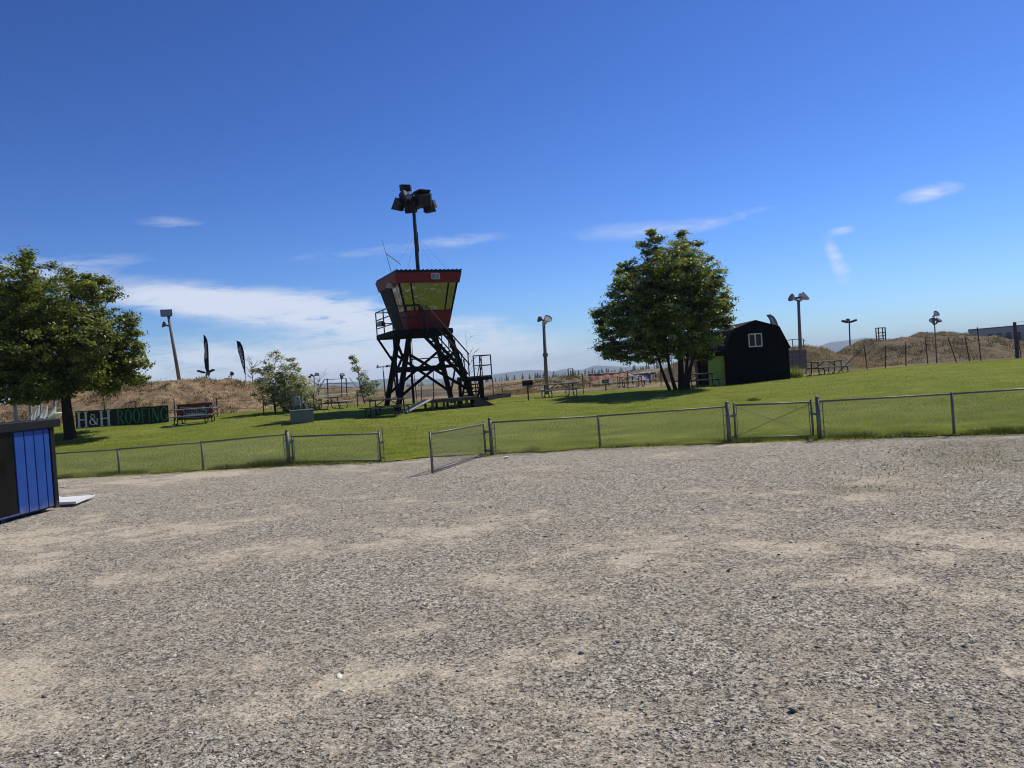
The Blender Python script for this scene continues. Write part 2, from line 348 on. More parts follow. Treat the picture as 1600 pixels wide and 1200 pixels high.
def link(name, me, material, parent=None, smooth=False, bevel=0.0, kind=None):
    import bmesh
    if len(me.polygons) < 60000:
        b_ = bmesh.new(); b_.from_mesh(me); bmesh.ops.recalc_face_normals(b_, faces=b_.faces); b_.to_mesh(me); b_.free()
    me.materials.append(MAT[material] if isinstance(material, str) else material)
    if smooth: me.shade_smooth()
    o = bpy.data.objects.new(name, me); COL.objects.link(o)
    if parent is not None: o.parent = parent; MW[o.name] = MW[parent.name]
    else: MW[o.name] = Matrix.Identity(4)
    if bevel:
        bv = o.modifiers.new('bevel', 'BEVEL'); bv.width = bevel; bv.segments = 1; bv.limit_method = 'ANGLE'
    if kind: o['kind'] = kind
    return o
def thing(name, label, cat, loc=(0, 0, 0), rz=0.0, group=None):
    o = bpy.data.objects.new(name, None); COL.objects.link(o); o.location = loc; o.rotation_euler = (0, 0, rz); o.empty_display_size = .2
    MW[o.name] = Matrix.Translation(Vector(loc)) @ Matrix.Rotation(rz, 4, 'Z')
    return tag(o, label, cat, group)
def tag(o, label, cat, group=None):
    o['label'] = label; o['category'] = cat
    if group: o['group'] = group
    return o
def raw_mesh(name, verts, faces, tint=None, tname='tint'):
    """fast mesh from numpy arrays: faces is (n,k) of one k"""
    me = bpy.data.meshes.new(name); nv = len(verts); nf, kk = faces.shape
    me.vertices.add(nv); me.vertices.foreach_set('co', np.asarray(verts, np.float32).ravel())
    me.loops.add(nf*kk); me.loops.foreach_set('vertex_index', np.asarray(faces, np.int32).ravel())
    me.polygons.add(nf); me.polygons.foreach_set('loop_start', np.arange(0, nf*kk, kk, dtype=np.int32))
    me.update(calc_edges=True); me.validate()
    if tint is not None:
        a = me.attributes.new(tname, 'FLOAT', 'FACE' if len(tint) == nf else 'POINT'); a.data.foreach_set('value', np.asarray(tint, np.float32))
    return me

def hash2(i, j, seed):
    h = (i.astype(np.int64)*374761393 + j.astype(np.int64)*668265263 + seed*69069) & 0x7fffffff
    h = ((h ^ (h >> 13))*1274126177) & 0x7fffffff
    return ((h ^ (h >> 16)) & 0xffff)/65535.0
def vnoise(x, y, seed=0):
    x = np.asarray(x, float); y = np.asarray(y, float)
    i, j = np.floor(x), np.floor(y); u, v = x-i, y-j; u = u*u*(3-2*u); v = v*v*(3-2*v); i = i.astype(int); j = j.astype(int)
    a, b_, c, d = hash2(i, j, seed), hash2(i+1, j, seed), hash2(i, j+1, seed), hash2(i+1, j+1, seed)
    return (a*(1-u)+b_*u)*(1-v) + (c*(1-u)+d*u)*v
def fbm(x, y, seed=0, octv=5, gain=.55):
    x = np.asarray(x, float); y = np.asarray(y, float); s, a, t = 0, 1.0, 0
    for o in range(octv): s = s + a*vnoise(x*2**o + 17*o, y*2**o - 9*o, seed+o); t += a; a *= gain
    return s/t

# ------------------------------------------------------------------ the lie of the land
def flat(px, py):                  # where a photo pixel meets the level gravel lot
    d = raydir(px, py); return CAM + d*(-CAMH/d.z)
FENCE_PX = [(88, 748), (187, 742), (318, 735), (452, 727), (597, 722), (768, 710), (938, 700), (1140, 692), (1281, 687), (1491, 680), (1600, 677)]
FPT = [flat(*p) for p in FENCE_PX]
FX = np.array([-60, *[p.x for p in FPT], 60]); FY = np.array([FPT[0].y+2.2, *[p.y for p in FPT], FPT[-1].y-4])
ZE = [(-400, 1.0), (100, 1.0), (260, .92), (450, .96), (600, .86), (800, .72), (900, .71), (1040, .66), (1250, .76), (1400, .9), (1600, .88), (2200, 1.0)]
def sst(t): t = np.clip(t, 0, 1); return t*t*(3-2*t)
def terr(X, Y):
    X = np.asarray(X, float); Y = np.asarray(Y, float)
    yf = np.interp(X, FX, FY); a = 800 + 1200*X/np.maximum(Y, 12)
    ze = np.interp(a, [p[0] for p in ZE], [p[1] for p in ZE])
    z = ze*sst((Y-yf)/(40-yf))
    g = sst((Y-46)/45.0); z = z*(1-g) + .45*g
    z = z - np.interp(a, [0, 400, 515, 760, 983, 1200, 1320, 1700], [1, 3, 5, 8.5, 6, 2.5, .5, .5])/1200*np.maximum(Y-120, 0)
    lawn = sst((Y-yf-.5)/4)*(1-sst((Y-60)/20))
    return z + lawn*(fbm(X*.35, Y*.35, 5, 3)-.5)*.12
def tz(X, Y): return float(terr(X, Y))
def gp(px, py, y0=3.0, y1=220.0):  # where a photo pixel meets the ground
    d = raydir(px, py); ys = np.linspace(y0, y1, 6000)
    z = CAM.z + d.z/d.y*ys; x = d.x/d.y*ys; below = np.nonzero(z < terr(x, ys))[0]
    Y = ys[below[0]] if len(below) else y1
    return Vector((d.x/d.y*Y, Y, tz(d.x/d.y*Y, Y)))
def grid(name, xs, ys, zf, material, attrs=(), kind='structure', smooth=True):
    Xg, Yg = np.meshgrid(xs, ys); return grid2(name, Xg, Yg, zf(Xg, Yg), material, attrs, kind, smooth)
def grid2(name, Xg, Yg, Zg, material, attrs=(), kind='structure', smooth=True):
    r, c = Xg.shape; v = np.stack([Xg, Yg, Zg], -1).reshape(-1, 3); idx = np.arange(r*c).reshape(r, c)
    f = np.stack([idx[:-1, :-1], idx[:-1, 1:], idx[1:, 1:], idx[1:, :-1]], -1).reshape(-1, 4)
    me = raw_mesh(name, v, f)
    for an, arr in attrs:
        a = me.attributes.new(an, 'FLOAT', 'POINT'); a.data.foreach_set('value', np.asarray(arr, np.float32).ravel())
    me.materials.append(MAT[material])
    if smooth: me.shade_smooth()
    o = bpy.data.objects.new(name, me); COL.objects.link(o); MW[o.name] = Matrix.Identity(4); o['kind'] = kind
    return o

def dustmap(X, Y):
    c, s = math.cos(R(24)), math.sin(R(24)); u, v = X*c+Y*s, -X*s+Y*c
    c2, s2 = math.cos(R(-38)), math.sin(R(-38)); u2, v2 = X*c2+Y*s2, -X*s2+Y*c2
    a = fbm(u*.13, v*.6, 3, 5); b_ = fbm(X*.5, Y*.5, 9, 6); e_ = fbm(u*.55, v*2.8, 21, 5); g_ = fbm(u2*.3, v2*1.9, 27, 5); f_ = fbm(X*2.4, Y*2.4, 33, 4)
    h_ = fbm(X*.9+3, Y*.9, 57, 6, .65); w_ = fbm(X*.22, Y*.3, 61, 4)
    d = .52 + (a-.5)*.55 + (b_-.5)*.8 + (e_-.5)*.6 + (g_-.5)*.6 + (f_-.5)*.7 + (h_-.5)*1.2 + (w_-.5)*.5 - .26*np.exp(-((X-2.6)/2.2)**2-((Y-6.6)/1.0)**2) - .16*np.exp(-((Y-16.5)/2.5)**2)
    for v0, k_, ph in ((-1.2, .22, .4), (.25, .2, .4), (3.6, .2, 1.7), (5.0, .17, 1.7), (8.3, .2, 2.6), (9.8, .2, 2.6), (12.6, .15, .9), (14.0, .15, .9)):   # faint wheel tracks
        d = d + k_*np.exp(-((v - v0 - .5*np.sin(u*.17+ph) - .12*np.sin(u*.9+ph))/.16)**2)*np.clip(2.2*fbm(u*.3, v*.3, 47, 3)-.75, 0, 1)
    return np.clip(d, 0, 1)
def weedmap(X, Y):
    m_ = np.exp(-((X-9.5)/4.5)**2 - ((Y-14.5)/3.2)**2)*.75 + np.exp(-((X-5)/2.5)**2-((Y-11.5)/1.6)**2)*.4
    yf = np.interp(X, FX, FY); m_ = m_ + .55*np.exp(-((Y-yf)/.45)**2)
    return np.clip(m_*(.45+1.1*fbm(X*.6, Y*.6, 31, 4)), 0, 1)
gx = np.concatenate([np.linspace(-40, -18.2, 60), np.linspace(-18, 18, 400), np.linspace(18.2, 40, 60)])
gy = np.concatenate([np.linspace(-14, 2.8, 30), np.linspace(3, 24.8, 300)])
Xg, Yg = np.meshgrid(gx, gy)
yfg = np.interp(Xg, FX, FY)
Zg = (fbm(Xg*.5, Yg*.5, 2, 4)-.5)*.05*np.clip((yfg-Yg)/3, 0, 1) + (fbm(Xg*4, Yg*4, 12, 3)-.5)*.02
Zg = Zg - .3*sst((Yg-yfg-.7)/1.0)
grid2('gravel_lot', Xg, Yg, Zg, 'gravel', [('dust', dustmap(Xg, Yg)), ('weed', weedmap(Xg, Yg))])

xs = np.concatenate([np.linspace(-48, -17.2, 80), np.linspace(-17, 17, 680), np.linspace(17.2, 48, 80)]); tt = np.linspace(0, 1, 120)**1.25
Xl = np.repeat(xs[None, :], len(tt), 0); yf1 = np.interp(xs, FX, FY)
bite = np.exp(-((xs-(flat(682, 720).x))/1.25)**2)*.35                 # worn entrance between the open gates
ystart = yf1 - .12 + (fbm(xs*1.6, xs*0, 41, 6, .7)-.5)*.75 + bite
yend = 46.5 + (fbm(xs*.6, xs*0+3, 43, 4)-.5)*2.5
Yl = ystart[None, :]*(1-tt[:, None]) + yend[None, :]*tt[:, None]
Zl = terr(Xl, Yl) + .022 + .015*fbm(Xl*3, Yl*3, 8, 2)
yfl = np.interp(Xl, FX, FY)
lw = np.clip(.42*np.exp(-((Yl-yfl)/.3)**2) + .85*np.exp(-((Xl-flat(690, 715).x)/1.7)**2 - ((Yl-yfl-.3)/.6)**2) + .25*fbm(Xl*.3, Yl*.5, 77, 4)*np.exp(-((Yl-30)/6)**2), 0, 1)
grid2('lawn', Xl, Yl, Zl, 'lawn', [('dust', lw)])

dx = np.concatenate([-np.geomspace(4000, 60, 40), np.linspace(-58, 58, 117), np.geomspace(60, 4000, 40)])
dy = np.concatenate([np.linspace(-120, 42, 30), np.linspace(44, 110, 100), np.geomspace(112, 6500, 70)])
def dirtz(X, Y):
    bump = (fbm(X*.09, Y*.12, 51, 5)-.5)*.7*sst((Y-50)/12)*(1-sst((Y-120)/60))
    return terr(X, Y) + bump - .35*(1-sst((Y-43.5)/1.6))
grid('ground', dx, dy, dirtz, 'track_dirt')
# ------------------------------------------------------------------ mounds, plain, mountains
def mound(name, ridge, Yc, wf, wb, material, rough=.35, freq=.6, nx=150, ny=70, seed=1, label=None, power=1.0):
    P = [at(px, py, Yc) for px, py in ridge]
    rx = np.array([p.x for p in P]); rzv = np.array([p.z for p in P])
    xs_ = np.linspace(rx[0], rx[-1], nx); ys_ = np.concatenate([np.linspace(Yc-wf, Yc, ny), np.linspace(Yc+wb/20, Yc+wb, 20)])
    X, Y = np.meshgrid(xs_, ys_)
    s_ = np.where(Y < Yc, (Yc-Y)/wf, (Y-Yc)/wb); b_ = sst(1-s_)**power
    base = terr(X, Y); top = np.interp(X, rx, rzv); hgt = np.maximum(top - terr(X, Y*0+Yc), -.1)
    z = base + hgt*b_ + (fbm(X*freq, Y*freq, seed, 5)-.5)*rough*2*np.minimum(b_*3, 1)*np.minimum(np.maximum(hgt, 0)/1.0, 1) - .12*(1-b_)
    return grid2(name, X, Y, z, material)
mound('dirt_hill', [(-260, 640), (-60, 640), (20, 632), (90, 622), (140, 610), (200, 601), (260, 597), (330, 594), (395, 596), (425, 606), (450, 622), (475, 640), (490, 650)], 54, 8.0, 8, 'dry_hill', .42, .7, seed=3, power=.8)
mound('dirt_mound', [(600, 628), (630, 614), (660, 608), (690, 607), (712, 612), (740, 622)], 74, 7, 8, 'grey_dirt', .12, .4, seed=5)
mound('track_berm', [(735, 612), (770, 602), (800, 598), (850, 592), (900, 588), (940, 585), (985, 582), (1030, 580), (1080, 578), (1130, 570)], 98, 14, 10, 'track_dirt', .5, .3, seed=7)
mound('dirt_mound', [(806, 618), (830, 601), (860, 591), (893, 588), (915, 597), (940, 612)], 66, 7, 6, 'track_dirt', .25, .5, seed=9)
mound('dirt_mound', [(1010, 600), (1040, 575), (1070, 558), (1110, 552), (1160, 556), (1200, 560)], 62, 8, 7, 'grey_dirt', .25, .5, seed=11)
mound('dirt_mound', [(1180, 562), (1230, 543), (1256, 540), (1275, 543), (1300, 551), (1330, 560), (1345, 568)], 60, 8, 6, 'right_hill', .25, .6, seed=13)
mound('dirt_hill', [(1285, 563), (1315, 549), (1335, 541), (1352, 533), (1375, 529), (1400, 528), (1430, 524), (1480, 522), (1515, 524), (1535, 531), (1560, 541), (1595, 553), (1640, 562)], 64, 12, 8, 'right_hill', .6, .45, seed=15, power=.85)
mound('track_berm', [(496, 634), (530, 624), (560, 619), (590, 622), (612, 630)], 60, 6, 5, 'right_hill', .25, .5, seed=21)
mound('track_berm', [(420, 618), (470, 607), (540, 604), (600, 607), (645, 614)], 86, 10, 8, 'track_dirt', .4, .3, seed=23)
mound('track_berm', [(735, 610), (800, 595), (870, 590), (935, 590), (960, 596)], 122, 14, 10, 'dry_hill', .4, .2, seed=25)
mound('track_berm', [(925, 615), (960, 604), (1000, 598), (1045, 598), (1070, 604)], 74, 8, 8, 'right_hill', .3, .4, seed=27)
mound('track_berm', [(752, 622), (780, 611), (812, 608), (840, 612), (858, 619)], 57, 5, 5, 'grey_dirt', .25, .6, seed=29)
far = [(-300, 652), (100, 628), (300, 616), (440, 607), (480, 602), (520, 598), (560, 596), (600, 592), (640, 592), (700, 592), (767, 586), (800, 581), (822, 578.5), (847, 578.5), (864, 580.5), (881, 577), (907, 578.5), (930, 571), (947, 571.5), (983, 573.5), (1020, 571), (1100, 563), (1200, 553), (1250, 546), (1279, 542), (1298, 535), (1315, 533), (1348, 528), (1362, 528), (1376, 531), (1410, 530), (1457, 522.5), (1512, 519), (1600, 514), (1750, 504), (2000, 488)]
YM = 5200
P = [at(px, py, YM) for px, py in far]
xs_ = np.linspace(P[0].x, P[-1].x, 500); ys_ = np.linspace(YM-500, YM+500, 41)
X, Y = np.meshgrid(xs_, ys_); bb = sst(1-np.abs(Y-YM)/500)
Z = -45 + (np.interp(X, [p.x for p in P], [p.z for p in P])+45+ (fbm(X*.012, X*0, 61, 4)-.5)*4)*bb*(1-.35*(1-bb)*fbm(X*.01, Y*.01, 62, 4))
grid2('mountains', X, Y, Z, 'mountain')
# far wood on the plain: one mass of small conifers
def far_wood():
    vs, fs, tn = [], [], []; o = 0
    spans = [(470, 720, 130, 5.5), (722, 760, 8, 6), (756, 880, 34, 9), (880, 1010, 60, 7.5), (1010, 1060, 16, 9), (1275, 1292, 5, 10)]
    for x0, x1, cnt, hh in spans:
        for _ in range(cnt):
            px = random.uniform(x0, x1); Y = random.uniform(820, 1000); p = at(px, 585-(px-800)*.0699, Y)
            zb = tz(p.x, Y)-.5; H = hh*random.uniform(.35, .95); rr = H*random.uniform(.16, .34); kk = 6; t = random.random()
            for lay in range(4):
                z0 = zb + H*(.05+.23*lay); z1 = zb + H*(.42+.2*lay); r_ = rr*(1-.21*lay)
                ring = [(p.x+r_*math.cos(a)*random.uniform(.6, 1.2), Y+r_*math.sin(a), z0) for a in [2*math.pi*q/kk for q in range(kk)]]
                vs += ring + [(p.x+random.uniform(-.3, .3), Y, z1)]
                fs += [(o+q, o+(q+1) % kk, o+kk) for q in range(kk)]; tn += [t*random.uniform(.6, 1)]*kk; o += kk+1
    me = raw_mesh('far_wood', np.array(vs), np.array(fs), np.array(tn)); ob = link('far_wood', me, 'conifer_far', kind='stuff')
far_wood()
hz = MB(); hz.box((0, 2850, 15), (8000, 5900, 160)); ho = hz.build('haze', 'black_paint', kind='stuff')
m = bpy.data.materials.new('haze_air'); m.use_nodes = True; k = N(m.node_tree)
pv = k('ShaderNodeVolumePrincipled', {'Color': (.72, .85, 1, 1), 'Density': .00014, 'Anisotropy': .1}); k('ShaderNodeOutputMaterial', {'Volume': pv.outputs[0]})
ho.data.materials.clear(); ho.data.materials.append(m)

# ------------------------------------------------------------------ gravel stones and grass
def ico():
    t = (1+5**.5)/2
    v = np.array([(-1, t, 0), (1, t, 0), (-1, -t, 0), (1, -t, 0), (0, -1, t), (0, 1, t), (0, -1, -t), (0, 1, -t), (t, 0, -1), (t, 0, 1), (-t, 0, -1), (-t, 0, 1)])/1.9
    f = np.array([(0, 11, 5), (0, 5, 1), (0, 1, 7), (0, 7, 10), (0, 10, 11), (1, 5, 9), (5, 11, 4), (11, 10, 2), (10, 7, 6), (7, 1, 8), (3, 9, 4), (3, 4, 2), (3, 2, 6), (3, 6, 8), (3, 8, 9), (4, 9, 5), (2, 4, 11), (6, 2, 10), (8, 6, 7), (9, 8, 1)])
    return v, f
def stones(count):
    v0, f0 = ico()
    u = rng.random(count*4); Y = 3.0*(16.5/3.0)**(u**1.05); X = (rng.random(count*4)*2-1)*(.74*Y+.8)
    d_ = dustmap(X, Y); keep = rng.random(count*4) < np.clip(1.0-d_*.95, .12, 1); X, Y = X[keep][:count], Y[keep][:count]; c = len(X)
    r_ = rng.lognormal(-5.18, .42, c)*(.85+.03*Y); big = rng.random(c) < .0010; r_[big] *= 1.9
    sc = np.stack([r_*rng.uniform(.8, 1.35, c), r_*rng.uniform(.7, 1.1, c), r_*rng.uniform(.3, .6, c)], -1)
    a = rng.uniform(0, 6.283, c); ca, sa = np.cos(a), np.sin(a)
    v = v0[None]*(1+rng.uniform(-.42, .42, (c, 12, 1)))*sc[:, None, :]
    tilt = rng.normal(0, .35, c)[:, None]; v[..., 2] += v[..., 0]*tilt
    x = v[..., 0]*ca[:, None]-v[..., 1]*sa[:, None] + X[:, None]; y = v[..., 0]*sa[:, None]+v[..., 1]*ca[:, None] + Y[:, None]
    yf = np.interp(X, FX, FY); zb = (fbm(X*.5, Y*.5, 2, 4)-.5)*.05*np.clip((yf-Y)/3, 0, 1) + (fbm(X*4, Y*4, 12, 3)-.5)*.02
    z = v[..., 2] + (zb + r_*.10)[:, None]
    V = np.stack([x, y, z], -1).reshape(-1, 3); F = (f0[None]+12*np.arange(c)[:, None, None]).reshape(-1, 3)
    tn = np.repeat(np.clip(rng.normal(.42, .22, c), 0, 1), 20)
    link('gravel_stones', raw_mesh('gravel_stones', V, F, tn), 'stone', kind='stuff')
stones(88000)
def blades(name, X, Y, Zb, h, wd, material, tint, lean=.35, kind='stuff'):
    c = len(X); a = rng.uniform(0, 6.283, c); l = rng.normal(0, lean, (c, 2))*h[:, None]
    dx_, dy_ = np.cos(a)*wd/2, np.sin(a)*wd/2
    p0 = np.stack([X-dx_, Y-dy_, Zb], -1); p1 = np.stack([X+dx_, Y+dy_, Zb], -1); p2 = np.stack([X+l[:, 0], Y+l[:, 1], Zb+h], -1)
    V = np.stack([p0, p1, p2], 1).reshape(-1, 3); F = np.arange(3*c).reshape(c, 3)
    return link(name, raw_mesh(name, V, F, tint), material, kind=kind)
def lawn_grass(c):
    u = rng.random(c); Y0 = 16.8+29.5*u**1.7; X = (rng.random(c)*2-1)*(.74*Y0+1); yf = np.interp(X, FX, FY); Y = Y0 + (yf-16.8)*(1-u**1.7)
    ok = (Y < 46.3) & (Y > yf-.05+.3*np.exp(-((X-flat(682, 720).x)/1.25)**2)); X, Y = X[ok], Y[ok]; c = len(X)
    patch = fbm(X*.5, Y*.5, 71, 4); h_ = rng.uniform(.02, .055, c)*(.3+1.5*patch)
    t = np.clip(.08+1.0*(fbm(X*.25, Y*.75, 72, 5)-.25) + 1.3*(fbm(X*1.1, Y*1.8, 74, 4)-.5) + rng.normal(0, .2, c), 0, 1)
    blades('lawn_grass', X, Y, terr(X, Y)+.025, h_, rng.uniform(.010, .022, c), 'grass_blade', t, .5)
lawn_grass(330000)
def fence_grass(c):
    X = rng.uniform(-17, 17, c); yf = np.interp(X, FX, FY); Y = yf + rng.normal(.07, .13, c)
    gap = np.abs(X-flat(682, 720).x) < 1.25; dens = np.clip(fbm(X*1.1, X*0+5, 81, 4)*1.6-.45, .05, 1)
    dens = np.maximum(dens, np.exp(-((X-flat(420, 729).x)/.9)**2)*1.2)
    ok = (~gap) & (rng.random(c) < dens); X, Y, dens = X[ok], Y[ok], dens[ok]; c = len(X)
    blades('fence_grass', X, Y, terr(X, Y)+.0, rng.uniform(.04, .19, c)*(.45+dens*.9), rng.uniform(.010, .02, c), 'weed_blade', np.clip(rng.normal(.3, .25, c), 0, 1), .45)
fence_grass(60000)
def straw_edge(c):
    X = rng.uniform(-17, 17, c); yf = np.interp(X, FX, FY); Y = yf - np.abs(rng.normal(.0, .22, c)) + .08
    ok = rng.random(c) < np.clip(fbm(X*.9, X*0+9, 83, 5)*2.2-.65, .04, 1); X, Y = X[ok], Y[ok]; c = len(X)
    blades('edge_straw', X, Y, X*0-.003, rng.uniform(.015, .07, c), rng.uniform(.010, .022, c), 'grass_blade', np.clip(rng.normal(.75, .3, c), 0, 1), 1.0)
straw_edge(26000)
def lot_weeds(c):
    X = rng.uniform(-12, 15, c*4); Y = rng.uniform(5, 20.5, c*4); yf = np.interp(X, FX, FY)
    w_ = weedmap(X, Y); ok = (rng.random(c*4) < w_**2*1.5) & (Y < yf); X, Y = X[ok][:c], Y[ok][:c]; c = len(X)
    blades('lot_weeds', X, Y, X*0-.005, rng.uniform(.012, .045, c), rng.uniform(.008, .018, c), 'weed_blade', rng.random(c), .7)
lot_weeds(14000)
def meadow(name, ob, c, hmin, hmax, material, wd=.03, ymax=1e9, thr=.0, seed=90):
    """tufts standing on a mound: points taken from the faces of its mesh"""
    me = ob.data; nv = len(me.vertices); co = np.empty(nv*3, np.float32); me.vertices.foreach_get('co', co); co = co.reshape(-1, 3)
    i = rng.integers(0, nv, c); p = co[i] + np.stack([rng.normal(0, .12, c), rng.normal(0, .12, c), np.zeros(c)], -1)
    d_ = fbm(p[:, 0]*.8, p[:, 1]*.8, seed, 4); ok = (d_ > thr) & (p[:, 1] < ymax); p, d_ = p[ok], d_[ok]; c = len(p)
    blades(name, p[:, 0], p[:, 1], p[:, 2]-.06, rng.uniform(hmin, hmax, c), rng.uniform(.5, 1.3, c)*wd, material, np.clip(rng.normal(.55, .25, c)-(d_-.5)*.8, 0, 1), .45)
for nm_, c_ in (('track_berm', 16000), ('dirt_mound.001', 9000), ('dirt_mound.003', 6000), ('dirt_mound.002', 5000), ('track_berm.001', 7000), ('track_berm.004', 9000), ('track_berm.005', 7001)):
    meadow('scrub', bpy.data.objects[nm_], c_, .08, .32, 'dry_blade' if c_ < 8000 else 'scrub_blade', .06, 1e9, .45, 99)
HILL = bpy.data.objects['dirt_hill']; HILL2 = bpy.data.objects['dirt_hill.001']
meadow('dry_grass', HILL, 30000, .05, .2, 'dry_blade', .05, 56, .36)
meadow('dry_grass', HILL2, 12000, .04, .14, 'dry_blade', .05, 66, .5, 95)
meadow('scrub', HILL, 40000, .08, .32, 'scrub_blade', .06, 56, .56, 97)
meadow('scrub', HILL2, 26000, .06, .25, 'scrub_blade', .06, 66, .52, 98)

# ------------------------------------------------------------------ trees
def limb(mb, p, q, r0, r1, bend=.12, seg=5, k=7):
    p, q = Vector(p), Vector(q); L = (q-p).length; off = Vector((random.uniform(-1, 1), random.uniform(-1, 1), random.uniform(-.3, .6)))*bend*L
    pts = [p.lerp(q, i/seg) + off*math.sin(math.pi*i/seg) for i in range(seg+1)]
    for i in range(seg): mb.tube(pts[i], pts[i+1], r0+(r1-r0)*i/seg, r0+(r1-r0)*(i+1)/seg, k, caps=False)
    return pts
def tree(name, label, cat, base, Y, trunks, lobes, leaf_mat, bark_mat, dens=1.0, leaf=.12, clump=.24, per=26, group=None, depth=.85, shell=.5, trunk_r=.12, sparse=0.0):
    t = thing(name, label, cat, base, 0, group); mpp = Y/PXF
    cx = sum(l[0]*l[2] for l in lobes)/sum(l[2] for l in lobes); cy = sum(l[1]*l[2] for l in lobes)/sum(l[2] for l in lobes)
    Rm = max(math.hypot(l[0]-cx, l[1]-cy)+l[2] for l in lobes)
    bm = MB(); tops = []; stems = []
    for (bx, by, tx, ty, r_) in trunks:
        b0 = at(bx, by, Y); b0.z = min(b0.z, tz(b0.x, b0.y)) - .08; b0.y += random.uniform(-.12, .12)
        t0 = at(tx, ty, Y+random.uniform(-.5, .5)); sm = MB(); pts = limb(sm, b0, t0, r_*1.1, r_*.5, .05, 6, 9)
        sm.tube(b0-Vector((0, 0, .05)), b0+(pts[1]-b0)*.35, r_*1.7, r_*1.05, 9, caps=False)
        sm.build('trunk', bark_mat, t, smooth=True); tops.append(pts)
    C, D, sz = [], [], []
    for (lx, ly, lr) in lobes:
        dmid = math.hypot(lx-cx, ly-cy); room = math.sqrt(max(Rm*Rm-dmid*dmid, 0))*depth
        for rep in range(2 if lr > 20 else 1):
            off = (random.uniform(.15, .9)*(1 if rep else -1) if lr > 20 else random.uniform(-.5, .5))*room*.72
            c = at(lx, ly, Y) + Vector((0, off*mpp, 0)); r_ = max(lr*mpp-clump*.45, lr*mpp*.5)
            best = min((p for pts in tops for p in pts[3:]), key=lambda p: (p-c).length)
            limb(bm, best, c, max(.012, r_*.045), .012, .1, 4, 5)
            nn = int(dens*(r_/clump)**2*3.2)+3
            for _ in range(nn):
                d = Vector((random.gauss(0, 1), random.gauss(0, 1), random.gauss(0, 1))).normalized()
                rad = r_*(shell+(1.08-shell)*random.random()**.6)
                p = c + Vector((d.x*rad, d.y*rad, d.z*rad*.92))
                C.append(p); D.append((d*.6 + (p-at(cx, cy+10, Y)).normalized()*.7).normalized())
                if random.random() < .25: bm.tube(c.lerp(p, .25), p, .010, .004, 3, caps=False)
    for _ in range(int(len(lobes)*2.2)):                # sprigs that break the outline
        lx, ly, lr = random.choice(lobes); a = math.atan2(ly-cy, lx-cx) + random.gauss(0, .5); a = a if random.random() < .8 else random.uniform(0, 6.28)
        if math.sin(a) > .55 and ly > cy: continue
        yo = random.uniform(-.5, .5)*Rm*mpp*depth*(1-min(1, math.hypot(lx-cx, ly-cy)/Rm))
        ln = random.uniform(.0, .26)
        for q_ in range(4):
            rr = lr*(.92+ln*q_/3*min(1, 26/lr)); p = at(lx+rr*math.cos(a), ly+rr*math.sin(a), Y)+Vector((0, yo, 0))
            C.append(p); D.append(Vector((math.cos(a), 0, -math.sin(a)+.3)).normalized())
        bm.tube(at(lx, ly, Y)+Vector((0, yo, 0)), p, .014, .004, 3, caps=False)
    C = np.array([tuple(c) for c in C]); D = np.array([tuple(d) for d in D]); nC = len(C)
    cl_t = np.clip(rng.normal(.45, .28, nC), 0, 1); cl_r = clump*rng.uniform(.55, 1.3, nC)
    q = rng.normal(0, 1, (nC, per, 3))*np.array([1, 1, .5])*cl_r[:, None, None]*.5
    P_ = (C[:, None, :] + q).reshape(-1, 3); Dn = np.repeat(D, per, 0); cnt = len(P_)
    nrm = Dn*.5 + np.array([0, 0, .75]) + np.repeat(rng.normal(0, .35, (nC, 3)), per, 0) + rng.normal(0, .42, (cnt, 3)); nrm /= np.linalg.norm(nrm, axis=1, keepdims=True)
    ax = rng.normal(0, 1, (cnt, 3)) + Dn*.6 + np.array([0, 0, -.4]); ax -= nrm*(ax*nrm).sum(1, keepdims=True); ax /= np.linalg.norm(ax, axis=1, keepdims=True)
    bx = np.cross(nrm, ax); L = leaf*rng.uniform(.6, 1.3, cnt)[:, None]; W = L*rng.uniform(.55, .85, (cnt, 1))
    fold = nrm*L*.12
    V = np.stack([P_-ax*L*.5, P_+bx*W*.5+fold-ax*L*.08, P_+ax*L*.5, P_-bx*W*.5+fold-ax*L*.08], 1).reshape(-1, 3)
    V -= np.array(tuple(base)); F = np.arange(4*cnt).reshape(cnt, 4)
    tn = np.clip(np.repeat(cl_t, per) + rng.normal(0, .2, cnt), 0, 1)
    me = raw_mesh('crown', V, F, tn); o = link('crown', me, leaf_mat, t); o.parent = t
    bm.build('branches', bark_mat, t, smooth=True, kind='stuff')
    return t
LT = gp(113, 686); LTY = LT.y
tree('leafy_tree', 'big dark green tree with one thick trunk beside the blue shed', 'tree', LT, LTY,
     [(113, 686, 100, 560, .23)],
     [(47, 412, 16), (60, 445, 36), (80, 500, 48), (130, 550, 42), (40, 560, 50), (0, 545, 46), (20, 612, 24), (72, 617, 20), (96, 612, 20), (-22, 612, 30), (135, 590, 34), (175, 500, 20), (100, 440, 22), (196, 545, 14), (206, 566, 12), (15, 462, 42), (110, 475, 40), (140, 455, 22), (150, 510, 42), (172, 545, 33), (192, 568, 20), (166, 580, 30), (108, 568, 54), (60, 530, 66), (20, 520, 56), (10, 582, 42), (66, 590, 38), (122, 598, 28), (150, 604, 16), (-35, 500, 60), (-40, 570, 55), (-70, 540, 50), (100, 530, 56), (182, 520, 14), (200, 592, 12)],
     'maple_leaf', 'bark', 1.55, .125, .33, 56, trunk_r=.25)
RT = gp(1063, 610); RTY = RT.y
